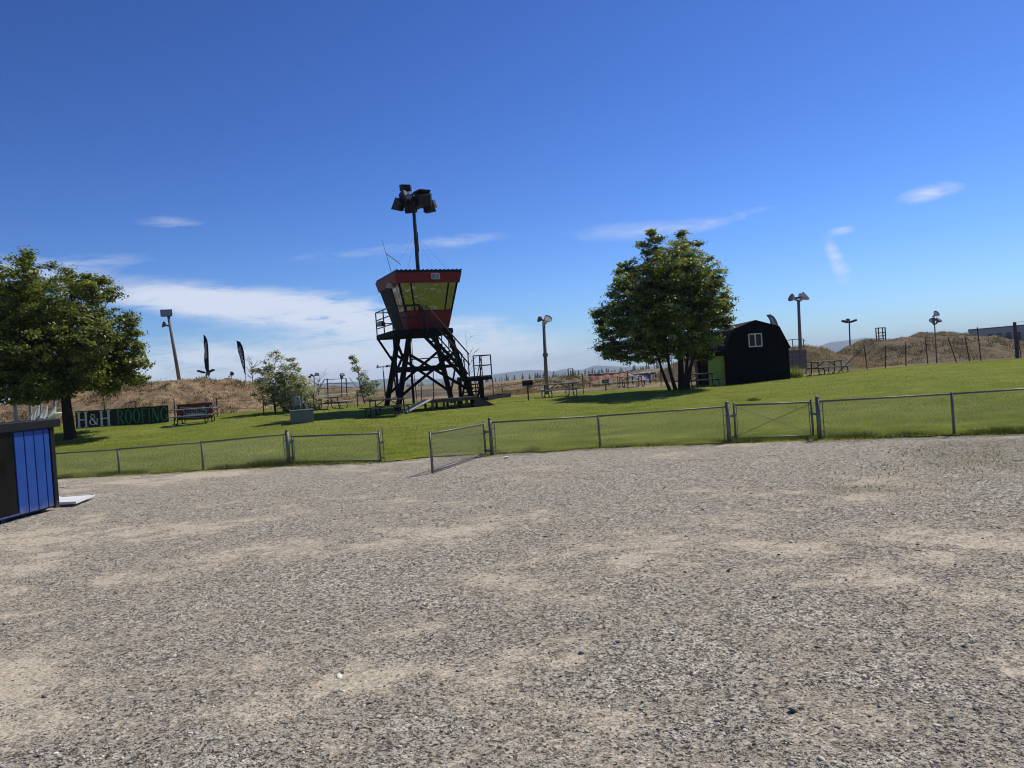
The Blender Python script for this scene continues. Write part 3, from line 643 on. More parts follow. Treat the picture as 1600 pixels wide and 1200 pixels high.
tree('leafy_tree', 'round green tree with several slim stems in front of the black barn', 'tree', RT, RTY,
     [(1048, 611, 1028, 555, .09), (1057, 610, 1042, 540, .10), (1064, 609, 1062, 500, .16), (1069, 609, 1074, 520, .10), (1074, 609, 1092, 540, .12)],
     [(1016, 371, 9), (1018, 392, 20), (1060, 440, 44), (1020, 500, 44), (1085, 490, 40), (1100, 548, 18), (1085, 552, 20), (965, 548, 20), (1122, 505, 15), (948, 545, 10), (1072, 382, 18), (1070, 405, 28), (1045, 425, 42), (1000, 435, 34), (1092, 435, 32), (1040, 475, 55), (980, 470, 34), (1110, 470, 32), (963, 500, 26), (1000, 515, 44), (1070, 515, 48), (1120, 495, 18), (955, 545, 18), (985, 548, 24), (1038, 545, 28), (1104, 528, 20), (972, 438, 16), (1124, 472, 13), (945, 528, 12), (1010, 560, 12), (940, 492, 9)],
     'linden_leaf', 'bark', 1.5, .125, .30, 50, trunk_r=.16)
B = gp(452, 645)
tree('willow_shrub', 'sparse grey green bush leaning over the foot of the dirt hill', 'bush', B, B.y+.6,
     [(452, 645, 420, 600, .10), (455, 645, 465, 610, .07), (430, 625, 418, 580, .05)],
     [(428, 574, 20), (415, 590, 14), (432, 560, 10), (450, 600, 24), (470, 605, 24), (445, 590, 18), (462, 588, 16), (485, 622, 14), (470, 628, 16), (440, 620, 16), (405, 578, 9), (458, 570, 9), (425, 600, 22), (412, 612, 16), (465, 622, 20), (480, 612, 16), (445, 610, 22), (490, 632, 9), (440, 634, 16), (462, 638, 15), (424, 624, 15), (478, 636, 13), (452, 624, 22)],
     'olive_leaf', 'bark', .95, .10, .22, 24, shell=.25)
B = gp(572, 634)
tree('young_tree', 'slender pale leaved young tree behind the picnic table', 'tree', B, B.y+3,
     [(572, 632, 560, 575, .04)], [(553, 563, 6), (558, 574, 9), (564, 588, 12), (570, 602, 14), (576, 614, 15), (582, 600, 10), (563, 612, 11)],
     'poplar_leaf', 'pale_bark', 1.2, .10, .20, 20, shell=.2)
def twiggy(label, base, top, Y, spread, nb, r0=.03):
    b0 = at(*base, Y); t = thing('bare_shrub', label, 'shrub', b0); mb = MB(); t0 = at(*top, Y)
    pts = limb(mb, b0, t0, r0, r0*.3, .06, 6, 5)
    mb.build('trunk', 'pale_bark', t); mb = MB()
    for i in range(nb):
        p = pts[random.randint(1, 5)]; q = p + Vector((random.uniform(-1, 1)*spread, random.uniform(-1, 1)*spread, random.uniform(.3, 1)*spread))
        s_ = limb(mb, p, q, r0*.5, .006, .1, 3, 4)
        for _ in range(3): mb.tube(s_[2], s_[2]+(q-p)*.4+Vector((random.uniform(-.3, .3), random.uniform(-.3, .3), random.uniform(0, .3)))*spread, .007, .004, 3)
    mb.build('branches', 'pale_bark', t, kind='stuff')
    return t
twiggy('small bare shrub standing alone on the hilltop by the flag', (395, 597), (394, 565), 54, .55, 16, .04)
twiggy('bare thin branches rising between the bush and the far lamps', (497, 625), (498, 592), 60, .9, 18, .04)
twiggy('tall bare sapling rising behind the tower landing', (733, 600), (727, 520), 44, .55, 9, .016)
def plant(label, px, py, n_, h_, mat_, r_=.3):
    b0 = gp(px, py); t = thing('leafy_plant', label, 'plant', b0)
    a = rng.normal(0, r_*.5, (n_, 2)); X, Y = b0.x+a[:, 0], b0.y+a[:, 1]
    o = blades('foliage', X-b0.x, Y-b0.y, np.zeros(n_), rng.uniform(.3, 1, n_)*h_*np.exp(-(a**2).sum(1)/r_**2), rng.uniform(.03, .07, n_), mat_, rng.random(n_), .4, kind=None); o.parent = t
    st = MB()
    for i in range(5): st.tube(b0, b0+Vector((random.uniform(-r_, r_)*.6, random.uniform(-r_, r_)*.6, h_*.7)), .008, .004, 4)
    st.build('stem', 'pale_bark', t)
    return t
plant('yellow flowering plant against the side of the black barn', 1243, 591, 500, .95, 'flower_leaf', .38)
plant('low dark green weed clump on the lawn behind the narrow gate', 1178, 627, 350, .20, 'weed_blade', .30)
# ------------------------------------------------------------------ judging tower
TH = R(24); E1 = Vector((math.cos(TH), math.sin(TH), 0)); E2 = Vector((-math.sin(TH), math.cos(TH), 0)); TC = Vector((-4.181, 38.218, 0))
def W(s, t, z): q = TC + E1*s + E2*t; q.z = z; return q
GZ = tz(TC.x, TC.y)
def wz(s, t): q = W(s, t, 0); return tz(q.x, q.y)-.06
tower = thing('watch_tower', 'black timber watch tower with a red flared cabin and mirror windows', 'tower', (TC.x, TC.y, GZ), TH)
RT_ = Matrix.Rotation(TH, 3, 'Z')
RZ = 7.375
S0, S1, T0, T1 = -1.68, 1.57, -1.68, 2.15
mb = MB()
mb.hexa([W(S0, T0, RZ-.15), W(S1, T0, RZ-.15), W(S1, T1, RZ-.15), W(S0, T1, RZ-.15), W(S0, T0, RZ-.03), W(S1, T0, RZ-.03), W(S1, T1, RZ-.03), W(S0, T1, RZ-.03)])
x = S0+.05
while x < S1:
    mb.bar(W(x, T0-.03, RZ-.012), W(x, T1+.03, RZ-.012), .055, .045); x += .213
roof = mb.build('roof', 'trim_charcoal', tower)
# walls flare outwards: corners at three heights
def ring(z):                       # half-open interpolation between deck level and roof
    u = (z-4.62)/(6.8-4.62)
    return (-1.07-.55*u, .95+.47*u, -1.07-.5*u, 1.42+.45*u)
def quadwall(side, z0, z1, a0=0.0, a1=1.0, th=.05, push=0.0):
    """a flared wall strip on one side of the cabin, between fractions a0..a1 of its length"""
    out = []
    for z in (z0, z1):
        s0, s1, t0, t1 = ring(z); s0 -= push; s1 += push; t0 -= push; t1 += push
        if side == 0: p, q, nrm = W(s0, t0, z), W(s1, t0, z), E2
        elif side == 1: p, q, nrm = W(s1, t0, z), W(s1, t1, z), -E1
        elif side == 2: p, q, nrm = W(s1, t1, z), W(s0, t1, z), -E2
        else: p, q, nrm = W(s0, t1, z), W(s0, t0, z), E1
        out.append((p.lerp(q, a0), p.lerp(q, a1), nrm))
    (a, b_, n1), (c, d, n2) = out
    return [a, b_, b_+n1*th, a+n1*th, c, d, d+n2*th, c+n2*th]
ZS, ZF = 5.43, 6.74                # window sill, lower edge of the red fascia
for sd in range(4):
    if sd != 3:
        MB().hexa(quadwall(sd, 4.6, ZS-.002, .004, .996)).build('lower_wall', 'red_paint', tower)
    MB().hexa(quadwall(sd, ZF, RZ-.155, 0, 1, .03, .05)).build('fascia', 'red_paint', tower)
MB().hexa(quadwall(3, 4.6, ZS-.002, .62, .996)).build('lower_wall', 'red_paint', tower)
MB().hexa(quadwall(3, 4.6, ZF+.2, .06, .60, .04, .0)).build('door', 'black_paint', tower)
GL = {0: [(.03, .20), (.215, .83), (.845, .97)], 1: [(.03, .5), (.515, .97)], 2: [(.03, .5), (.515, .97)], 3: [(.64, .97)]}
for sd, spans in GL.items():
    for a0, a1 in spans:
        MB().hexa(quadwall(sd, ZS+.03, ZF+.1, a0, a1, .012, -.02)).build('window', 'window_glass', tower)
    cuts = sorted({0.0, 1.0} | {(spans[i][1]+spans[i+1][0])/2 for i in range(len(spans)-1)})
    for c_ in cuts:
        a0, a1 = max(c_-.014, .001), min(c_+.014, .999)
        MB().hexa(quadwall(sd, ZS-.001, ZF+.1, a0, a1, .05, -.006)).build('mullion', 'black_paint', tower)
    mb = MB(); mb.hexa(quadwall(sd, ZS+.001, ZS+.034, .015 if sd != 3 else .62, .985, .06, .012)); mb.build('window_sill', 'black_paint', tower)
s0, s1, t0, t1 = ring(4.6)
MB().hexa([W(s0+.06, t0+.06, 4.57), W(s1-.06, t0+.06, 4.57), W(s1-.06, t1-.06, 4.57), W(s0+.06, t1-.06, 4.57), W(s0+.06, t0+.06, 4.62), W(s1-.06, t0+.06, 4.62), W(s1-.06, t1-.06, 4.62), W(s0+.06, t1-.06, 4.62)]).build('cabin_floor', 'black_timber', tower)
# deck with its rim joists
mb = MB(); DS0, DS1, DT0, DT1 = -1.97, 1.0, -1.42, 1.7
for i in range(15):
    t_ = DT0+.1+i*(DT1-DT0-.2)/14
    mb.bar(W(DS0+.03, t_, 4.535), W(DS1-.03, t_, 4.535), .195, .05)
mb.build('deck', 'black_timber', tower)
mb = MB()
for a, b_ in ((W(DS0, DT0, 4.42), W(DS1, DT0, 4.42)), (W(DS0, DT1, 4.42), W(DS1, DT1, 4.42)), (W(DS0, DT0+.03, 4.42), W(DS0, DT1-.03, 4.42)), (W(DS1, DT0+.03, 4.42), W(DS1, DT1-.03, 4.42))): mb.bar(a, b_, .055, .24)
for i in range(1, 6): mb.bar(W(DS0+i*.48, DT0+.04, 4.4), W(DS0+i*.48, DT1-.04, 4.4), .05, .18)
mb.build('deck_rim', 'black_timber', tower)
legs = {'A': ((-1.03, -1.0, 4.5), (-2.0, -1.3)), 'B': ((.88, -1.0, 4.5), (1.92, -1.3)), 'D': ((.9, 1.1, 4.5), (1.8, 1.6)), 'C': ((-1.0, 1.1, 4.5), (-1.78, 1.6))}
LG = {}
for kx, (tp, bt) in legs.items():
    p, q = W(*tp), W(bt[0], bt[1], wz(*bt)); LG[kx] = (p, q)
    MB().bar(p, q, .23, .2, up=tuple(E2)).build('leg', 'black_timber', tower, bevel=.01)
def onleg(kx, z): p, q = LG[kx]; f = (p.z-z)/(p.z-q.z); return p.lerp(q, f)
for a, za, b_, zb in (('A', 3.45, 'B', 1.45), ('B', 3.45, 'A', 1.45), ('C', 3.55, 'D', 1.5), ('D', 3.55, 'C', 1.5), ('A', 3.4, 'C', 1.5), ('C', 3.4, 'A', 1.5), ('B', 3.4, 'D', 1.5), ('D', 3.4, 'B', 1.5)):
    off = E2*(-.13 if a+b_ in ('AB',) else -.18 if a+b_ == 'BA' else .13 if a+b_ == 'CD' else .18 if a+b_ == 'DC' else 0) + E1*(.13 if a+b_ in ('BD',) else .18 if a+b_ == 'DB' else -.13 if a+b_ == 'AC' else -.18 if a+b_ == 'CA' else 0)
    MB().bar(onleg(a, za)+off, onleg(b_, zb)+off, .11 if False else .06, .13).build('cross_brace', 'black_timber', tower)
for a, b_, z in (('A', 'B', 2.72), ('C', 'D', 2.66), ('A', 'C', 2.75), ('B', 'D', 2.75)):
    MB().bar(onleg(a, z), onleg(b_, z), .09, .16).build('cross_beam', 'black_timber', tower)
for p, q in ((W(DS0+.04, DT1-.05, 4.35), onleg('C', 3.1)), (W(DS0+.04, DT0+.03, 4.35), onleg('A', 3.0)), ):
    MB().bar(p, q, .09, .1).build('deck_strut', 'black_timber', tower)
for s_, t_ in ((-1.96, -1.45), (-.85, -.2), (1.02, -.95)):
    MB().bar(W(s_, t_, wz(s_, t_) if s_ < 1 else 3.6), W(s_, t_, 4.5), .1, .1, up=tuple(E2)).build('post', 'black_timber', tower)
# railing of the deck
def rail(name, pts, zs, post_at=(), m='dark_steel', r_=.028):
    mb = MB()
    for dz in zs: mb.path([p+Vector((0, 0, dz)) for p in pts], r_)
    for p in post_at: mb.tube(p, p+Vector((0, 0, zs[0])), r_*1.1)
    return mb.build(name, m, tower)
D0 = 4.56
rail('railing', [W(-.53, -1.40, D0), W(-1.95, -1.40, D0)], (1.13, .56), [W(-1.95, -1.40, D0), W(-.53, -1.40, D0), W(-1.24, -1.4, D0)])
rail('railing', [W(-1.955, -1.37, D0), W(-1.955, 1.66, D0)], (1.12, .72, .3), [W(-1.955, 1.66, D0), W(-1.955, .2, D0)])
rail('railing', [W(-1.92, 1.67, D0), W(.95, 1.67, D0)], (1.12, .56), [W(.95, 1.67, D0), W(-.5, 1.67, D0)])
# stairs down to the landing, and from the landing to the lawn
def flight(p0, p1, wd, nt, side, name='stair_tread'):
    side = Vector(side)
    for k_ in (-1, 1):
        MB().bar(p0+side*(k_*wd/2), p1+side*(k_*wd/2), .05, .15).build('stringer', 'black_timber', tower)
    for i in range(1, nt):
        c = p0.lerp(p1, i/nt); dirv = (p1-p0); dirv.z = 0; dirv.normalize()
        MB().bar(c-side*(wd/2-.03)+Vector((0, 0, .06)), c+side*(wd/2-.03)+Vector((0, 0, .06)), .26, .055).build(name, 'black_timber', tower)
ST = -1.78
flight(W(-.62, ST, 4.42), W(1.30, ST, 2.25), .84, 12, E2)
for tt_ in (ST-.45, ST+.45):
    a, b_ = W(-.53, tt_, D0-.05), W(1.45, tt_, 2.2); mb = MB()
    for dz in (1.12, .62): mb.path([a+Vector((0, 0, dz)), b_+Vector((0, 0, dz-.12))], .034)
    for f in (.0, .33, .66, .97): p = a.lerp(b_, f); mb.tube(p-Vector((0, 0, .1)), p+Vector((0, 0, 1.1-.12*f)), .024)
    mb.build('handrail', 'dark_steel', tower)
LZ = 2.14; LS0, LS1, LT0, LT1 = 1.30, 2.56, -2.2, -.75
mb = MB()
for i in range(7): t_ = LT0+.1+i*(LT1-LT0-.2)/6; mb.bar(W(LS0, t_, LZ-.02), W(LS1, t_, LZ-.02), .19, .045)
mb.build('landing', 'black_timber', tower)
mb = MB()
for a, b_ in ((W(LS0, LT0, LZ-.13), W(LS1, LT0, LZ-.13)), (W(LS0, LT1, LZ-.13), W(LS1, LT1, LZ-.13)), (W(LS0, LT0+.03, LZ-.13), W(LS0, LT1-.03, LZ-.13)), (W(LS1, LT0+.03, LZ-.13), W(LS1, LT1-.03, LZ-.13))): mb.bar(a, b_, .055, .17)
mb.build('landing_rim', 'black_timber', tower)
for s_, t_ in ((LS0+.15, LT0+.08), (LS1-.5, LT0+.08), (LS0+.1, LT1-.08), (LS1-.1, LT1-.08)):
    MB().bar(W(s_, t_, wz(s_, t_)), W(s_, t_, LZ-.1), .1, .1, up=tuple(E2)).build('post', 'black_timber', tower)
rail('railing', [W(1.66, LT0, LZ), W(LS1, LT0, LZ)], (.98, .5), [W(1.66, LT0, LZ), W(LS1, LT0, LZ)])
rail('railing', [W(LS1, LT0+.03, LZ), W(LS1, LT1, LZ)], (.98, .5), [W(LS1, LT1, LZ)])
flight(W(2.2, LT1+.05, LZ-.1), W(2.2, LT1+1.05, wz(2.2, LT1+1.05)+.05), .86, 7, E1)
for s_ in (1.74, 2.66):
    a, b_ = W(s_, LT1+.02, LZ), W(s_, LT1+1.1, wz(s_, LT1+1.1)); mb = MB()
    for dz in (.95, .5): mb.tube(a+Vector((0, 0, dz)), b_+Vector((0, 0, dz)), .022)
    mb.tube(b_, b_+Vector((0, 0, .95)), .024); mb.tube(a, a+Vector((0, 0, .95)), .024); mb.build('handrail', 'dark_steel', tower)
mb = MB(); mb.path([W(-.55, 1.0, 3.2), W(1.35, -.5, 3.22), W(1.45, -.5, 2.5)], .03); mb.build('pipe_rail', 'dull_steel', tower)
# mast, lamps, aerials
def flood(name, p, yaw, pitch, wd, ht, dp, parent, body='dark_steel', lens='lens'):
    """box floodlight: flared housing, lens, yoke"""
    q = Matrix.Rotation(yaw, 3, 'Z') @ Matrix.Rotation(pitch, 3, 'X'); p = Vector(p)
    L = lambda x, y, z: p + q @ Vector((x, y, z))
    mb = MB(); mb.hexa([L(-wd/2, -dp/2, -ht/2), L(wd/2, -dp/2, -ht/2), L(wd*.36, dp/2, -ht*.36), L(-wd*.36, dp/2, -ht*.36), L(-wd/2, -dp/2, ht/2), L(wd/2, -dp/2, ht/2), L(wd*.36, dp/2, ht*.36), L(-wd*.36, dp/2, ht*.36)])
    for sx_ in (-1, 1): mb.bar(L(sx_*(wd/2+.012), 0, 0), L(sx_*(wd*.3), dp*.75, -ht*.2), .02, .03)
    mb.bar(L(-wd*.32, dp*.75, -ht*.2), L(wd*.32, dp*.75, -ht*.2), .03, .03)
    for k_ in range(4): mb.box(L((k_-1.5)*wd*.17, dp*.5+.03, 0), (.015, .07, ht*.6), M=q)
    o = mb.build(name, body, parent)
    ln = MB(); ln.box(L(0, -dp/2-.006, 0), (wd*.9, .012, ht*.86), M=q); ln.build('lens', lens, o)
    return o
def bell(name, p, yaw, pitch, r_, parent, mt='lamp_white'):
    """open spun metal reflector lamp"""
    q = Matrix.Rotation(yaw, 3, 'Z') @ Matrix.Rotation(pitch, 3, 'X'); p = Vector(p); mb = MB()
    prof = [(0, .16), (.05, .3), (.14, .45), (.3, .75), (.5, .95), (.62, 1.0)]
    d = q @ Vector((0, -1, 0))
    for (y0, a), (y1, b_) in zip(prof[:-1], prof[1:]): mb.tube(p+d*y0*r_*1.7, p+d*y1*r_*1.7, a*r_, b_*r_, 14, caps=False)
    mb.tube(p-d*r_*.75, p+d*.02, r_*.22, r_*.3, 10)
    o = mb.build(name, mt, parent, smooth=True)
    ln = MB(); ln.tube(p+d*r_*.92, p+d*r_*.95, r_*.9, r_*.9, 14); ln.build('lens', 'lens', o)
    return o
M0 = W(-.02, .25, RZ-.05); MT = W(-.02, .25, 10.95)
mast = MB(); mast.tube(M0, MT, .085, .07, 10); mast.tube(M0, M0+Vector((0, 0, .06)), .2, .2, 12); mast.tube(M0+Vector((.1, -.03, 0)), MT+Vector((.09, -.03, -.1)), .014); mast.tube(M0+Vector((.13, -.05, 1.2)), M0+Vector((.12, -.05, 2.2)), .02)
mo = mast.build('mast', 'dark_steel', tower)
mb = MB(); mb.tube(W(-.02, .25, 10.9), W(-.04, .25, 12.05), .034, .026, 8); mb.build('white_aerial', 'white_tube', tower)
mb = MB()
for sx_, sy_ in ((-1, -.6), (1, -.5), (-.2, 1), (.9, .8)): mb.tube(W(-.02, .25, 9.35), W(-.02+sx_*1.55, .25+sy_*1.2, RZ), .004, .004, 4)
mb.build('guy_wire', 'cable_black', tower)
mb = MB()
mb.bar(W(-.75, .25, 10.92), W(.75, .25, 10.92), .07, .07); mb.bar(W(-.02, -.4, 11.05), W(-.02, .9, 11.05), .07, .07); mb.bar(W(-.6, .2, 11.3), W(.5, .2, 11.3), .05, .05); mb.tube(MT, W(-.02, .25, 11.45), .05)
mb.build('lamp_crossarm', 'dark_steel', tower)
for s_, t_, z_, yw, pt, wd, ht, dp in ((-.38, .1, 11.70, 180, 4, .58, .32, .22), (-.50, -.05, 11.20, 40, -18, .62, .48, .34), (.40, -.25, 11.0, 172, -8, .86, .74, .36), (-.82, .0, 10.78, 215, -32, .56, .62, .32), (-.34, -.2, 10.60, 150, -30, .62, .56, .32), (.68, .0, 10.72, 120, -22, .56, .62, .32), (.40, -.1, 11.44, 190, 8, .80, .14, .5), (.1, .6, 11.0, 0, -20, .7, .6, .34), (-.1, -.1, 11.0, 200, -10, .5, .5, .3)):
    flood('floodlight', W(s_, t_, z_), TH+R(yw), R(pt), wd, ht, dp, tower)
bell('floodlight', W(.88, .1, 10.85), TH+R(75), R(-20), .22, tower)
bell('floodlight', W(-.40, -.42, 11.02), TH+R(-30), R(-25), .17, tower, 'galvanised')
flood('floodlight', W(.18, T0-.06, 7.0), TH, R(-14), .42, .30, .2, tower, 'lamp_white')
flood('floodlight', W(-1.74, -.6, 6.75), TH-R(90), R(-20), .40, .22, .2, tower, 'lamp_white')
flood('floodlight', W(-1.9, .9, 5.05), TH-R(70), R(-8), .42, .26, .2, tower, 'dark_steel')
ae = at(611, 420, 37.0); a2 = at(597, 375, 37.0)
mb = MB(); mb.tube(ae-Vector((0, 0, .15)), a2, .014, .006, 5); mb.build('whip_aerial', 'cable_black', tower)
mb = MB(); mb.tube(at(603, 396, 37), at(626, 413, 36.8), .03, .03, 6); mb.build('white_aerial', 'white_tube', tower)
mb = MB(); mb.path([W(-.6, .2, 4.4), W(-.62, .22, 3.0), W(-.55, .2, .9)], .018); mb.build('cable', 'cable_black', tower)

# podium with two ramps in front of the tower
pc = gp(700, 643); pd = thing('podium', 'low dark wooden podium with a pale plywood ramp below the tower', 'podium', pc, TH)
PT0, PT1 = -3.2, -2.0
def PTs(px, py): 
    P0 = W(0, -2.6, 0); d = raydir(px, py); k_ = ((P0-CAM).dot(E2))/d.dot(E2); q = CAM+d*k_; return (q-TC).dot(E1), q.z
zt = 1.20; sL, sR = -.9, 1.29
for i in range(11):
    s_ = sL+.1+i*(sR-sL-.2)/10
    MB().box(W(s_, (PT0+PT1)/2, zt-.02), ((sR-sL-.2)/10-.015, PT1-PT0, .035), TH).build('plank', 'dark_wood', pd)
mb = MB()
for t_ in (PT0+.02, PT1-.02): mb.bar(W(sL, t_, zt-.1), W(sR, t_, zt-.1), .045, .12)
mb.build('frame', 'dark_wood', pd)
for s_ in (sL+.05, -.3, .25, .8, sR-.05):
    for t_ in (PT0+.05, PT1-.05): MB().bar(W(s_, t_, wz(s_, t_)), W(s_, t_, zt-.04), .09, .09, up=tuple(E2)).build('leg', 'dark_wood', pd)
def ramp(s0_, z0_, s1_, z1_, m_, name):
    a = [W(s0_, PT0, z0_), W(s0_, PT1, z0_), W(s1_, PT1, z1_), W(s1_, PT0, z1_)]
    MB().prism(a, (0, 0, -.045)).build(name, m_, pd)
ramp(sL+.01, zt+.02, -2.12, wz(-2.1, -2.7)+.09, 'plywood', 'ramp')
ramp(sR-.01, zt+.02, 2.2, wz(2.2, -2.7)+.09, 'dark_wood', 'ramp')
MB().prism([W(sR, PT0+.03, zt-.06), W(sR, PT0+.03, wz(1.3, -3.1)), W(2.15, PT0+.03, wz(2.2, -3.1)+.05)], tuple(E2*.03)).build('side_panel', 'dark_wood', pd)

# ------------------------------------------------------------------ picnic tables: one built with its parts, the others copied
def picnic_pipe():
    t = thing('picnic_table', 'x', 'table', (0, 0, 0))
    for i in range(4): MB().box((0, -.285+i*.19, .75), (1.95, .178, .04)).build('tabletop_plank', 'grey_wood', t)
    for sy_ in (-1, 1):
        for j in range(2): MB().box((0, sy_*(.62+j*.14), .44), (1.95, .13, .04)).build('seat_plank', 'grey_wood', t)
    for sx_ in (-.68, .68):
        mb = MB()
        for sy_ in (-1, 1):
            arc = [Vector((sx_, sy_*(.69+.19*math.cos(a)-.05), .22+.2*math.sin(a))) for a in [R(90-30*i) for i in range(9)]]
            mb.path([Vector((sx_, sy_*.28, .73)), Vector((sx_, sy_*.3, .32)), Vector((sx_, sy_*.35, .1)), Vector((sx_, sy_*.5, .02))], .026)
            mb.path([p for p in arc], .026); mb.path([Vector((sx_, sy_*.3, .40)), Vector((sx_, sy_*.82, .41))], .026)
        mb.path([Vector((sx_, -.3, .4)), Vector((sx_, .3, .4))], .024); mb.path([Vector((sx_, -.36, .715)), Vector((sx_, .36, .715))], .024)
        mb.tube((sx_, 0, .4), (sx_*.2, 0, .72), .02)
        mb.build('leg', 'dark_steel', t)
    return t
def copy_tree(o, parent=None):
    c = o.copy(); COL.objects.link(c)
    if parent is not None: c.parent = parent
    for ch in list(o.children): copy_tree(ch, c)
    return c
TBL = 'picnic tables around the lawn'
proto = picnic_pipe(); first = True
for px, py, rz_, sc, lb in ((305, 663, 7, 1.0, 'picnic table on a concrete pad in front of the red sign'),
                            (606, 650, -14, 1.0, 'dark picnic table in the shade just beside the tower legs'),
                            (874, 621, 16, 1.0, 'picnic table standing at the foot of the round tan lamp pole'),
                            (986, 605, 8, 1.0, 'weathered picnic table behind the draped red banner and small sign'),
                            (1092, 606, 24, 1.0, 'dark picnic table between the slim tree stems and the lime panel'),
                            (1292, 586, 12, 1.1, 'long pale picnic table between the barn and the wire fence'),
                            (516, 640, -60, .9, 'small weathered picnic table beside the grey green bush')):
    o = proto if first else copy_tree(proto); first = False
    g = gp(px, py); o.location = g - Vector((0, 0, .02)); o.rotation_euler = (0, 0, R(rz_)); o.scale = (sc, sc, sc); o['label'] = lb; o['group'] = TBL
    if lb.startswith('dark'):
        for ch in o.children:
            if 'plank' in ch.name: ch.material_slots[0].link = 'OBJECT'; ch.material_slots[0].material = MAT['dark_wood']
    MW[o.name] = Matrix.Translation(g)
g = gp(305, 664); mb = MB(); mb.box((g.x, g.y+.1, g.z-.015), (2.3, 1.1, .06), R(5)); pdo = mb.build('concrete_pad', 'concrete', None); tag(pdo, 'thin pale concrete pad under the picnic table by the red sign', 'slab')
g = gp(245, 668); mb = MB(); mb.box((g.x, g.y, g.z-.012), (1.3, .5, .05), R(10)); pdo = mb.build('concrete_pad', 'concrete', None); tag(pdo, 'pale flat slab in the grass in front of the dark roofing sign', 'slab')

# ------------------------------------------------------------------ chain-link fence and gates
def ztop(px, py, Y): return at(px, py, Y).z
def post_part(base, zt_, r_, parent, cap=True, name='post', m_='galvanised'):
    mb = MB(); mb.tube(Vector((base.x, base.y, base.z-.1)), Vector((base.x, base.y, zt_)), r_, r_, 10)
    if cap: mb.ball((base.x, base.y, zt_), r_*1.12, 10, 5, (1, 1, .8))
    return mb.build(name, m_, parent, smooth=True)
def chain(P, zp0, zp1, Q, zq0, zq1, parent, d=.068, r_=.0032):
    P, Q = Vector((P.x, P.y, 0)), Vector((Q.x, Q.y, 0)); L = (Q-P).length; h_ = (zp1-zp0+zq1-zq0)/2; nrm = (Q-P).normalized().cross(Vector((0, 0, 1)))
    def pt(u, v, off): f = u/L; c = P.lerp(Q, f) + nrm*off; z0_ = zp0+(zq0-zp0)*f; z1_ = zp1+(zq1-zp1)*f; return Vector((c.x, c.y, z0_+(z1_-z0_)*v/h_))
    mb = MB(); u0 = -h_
    while u0 < L:
        for sg in (0, 1):
            a, b_ = (u0, 0.0), (u0+h_, h_)
            if a[0] < 0: a = (0.0, -u0)
            if b_[0] > L: b_ = (L, L-u0)
            if b_[0]-a[0] > .01:
                (x0_, y0_), (x1_, y1_) = a, b_
                if sg: y0_, y1_ = h_-y0_, h_-y1_
                mb.tube(pt(x0_, y0_, .004*sg), pt(x1_, y1_, .004*sg), r_, r_, 3, caps=False)
        u0 += d*1.414
    o = mb.build('chain_link', 'wire', parent, kind='stuff'); return o
def run(label, posts, mainset, r_line=.03, r_main=.05):
    b = [flat(p[0], p[1]) for p in posts]; tops = [ztop(p[2], p[3], q.y) for p, q in zip(posts, b)]
    t = thing('chain_link_fence', label, 'fence', b[0], 0, 'chain link fence runs along the gravel')
    for i, (q, z_) in enumerate(zip(b, tops)): post_part(q, z_ + (.07 if i in mainset else 0), r_main if i in mainset else r_line, t)
    for i in range(len(b)-1):
        a_, c_ = b[i], b[i+1]; mb = MB(); mb.tube(Vector((a_.x, a_.y, tops[i]-.02)), Vector((c_.x, c_.y, tops[i+1]-.02)), .021, .021, 8); mb.build('top_rail', 'galvanised', t, smooth=True)
        chain(a_, .03, tops[i]-.02, c_, .03, tops[i+1]-.02, t)
    for i in mainset:
        q = b[i]; j = i+1 if i == 0 else i-1; dv = (b[j]-q).normalized(); p = q+dv*.11; mb = MB()
        mb.bar(Vector((p.x, p.y, .04)), Vector((p.x, p.y, tops[i]-.03)), .02, .012)
        for zz in (.2, .45, .7): mb.bar(Vector((q.x, q.y, zz)), Vector((p.x, p.y, zz)), .03, .02)
        mb.build('tension_bar', 'dull_steel', t)
    return t, b, tops
f1, b1, t1_ = run('weathered chain link fence run beside the blue shed', [(-60, 757, -66, 717), (88, 748, 84, 708), (187, 742, 183, 701), (318, 735, 315, 690), (452, 727, 449, 677)], {4})
f2, b2, t2_ = run('chain link fence run between the wide open gate and the narrow gate', [(769, 711, 765, 659), (938, 700, 935, 649), (1140, 692, 1137, 634)], {0, 2})
f3, b3, t3_ = run('chain link fence run beyond the narrow gate, below the grassy slope', [(1281, 687, 1277, 626), (1491, 680, 1488, 614), (1700, 671, 1696, 600), (1912, 664, 1909, 585), (2130, 655, 2127, 570)], {0})
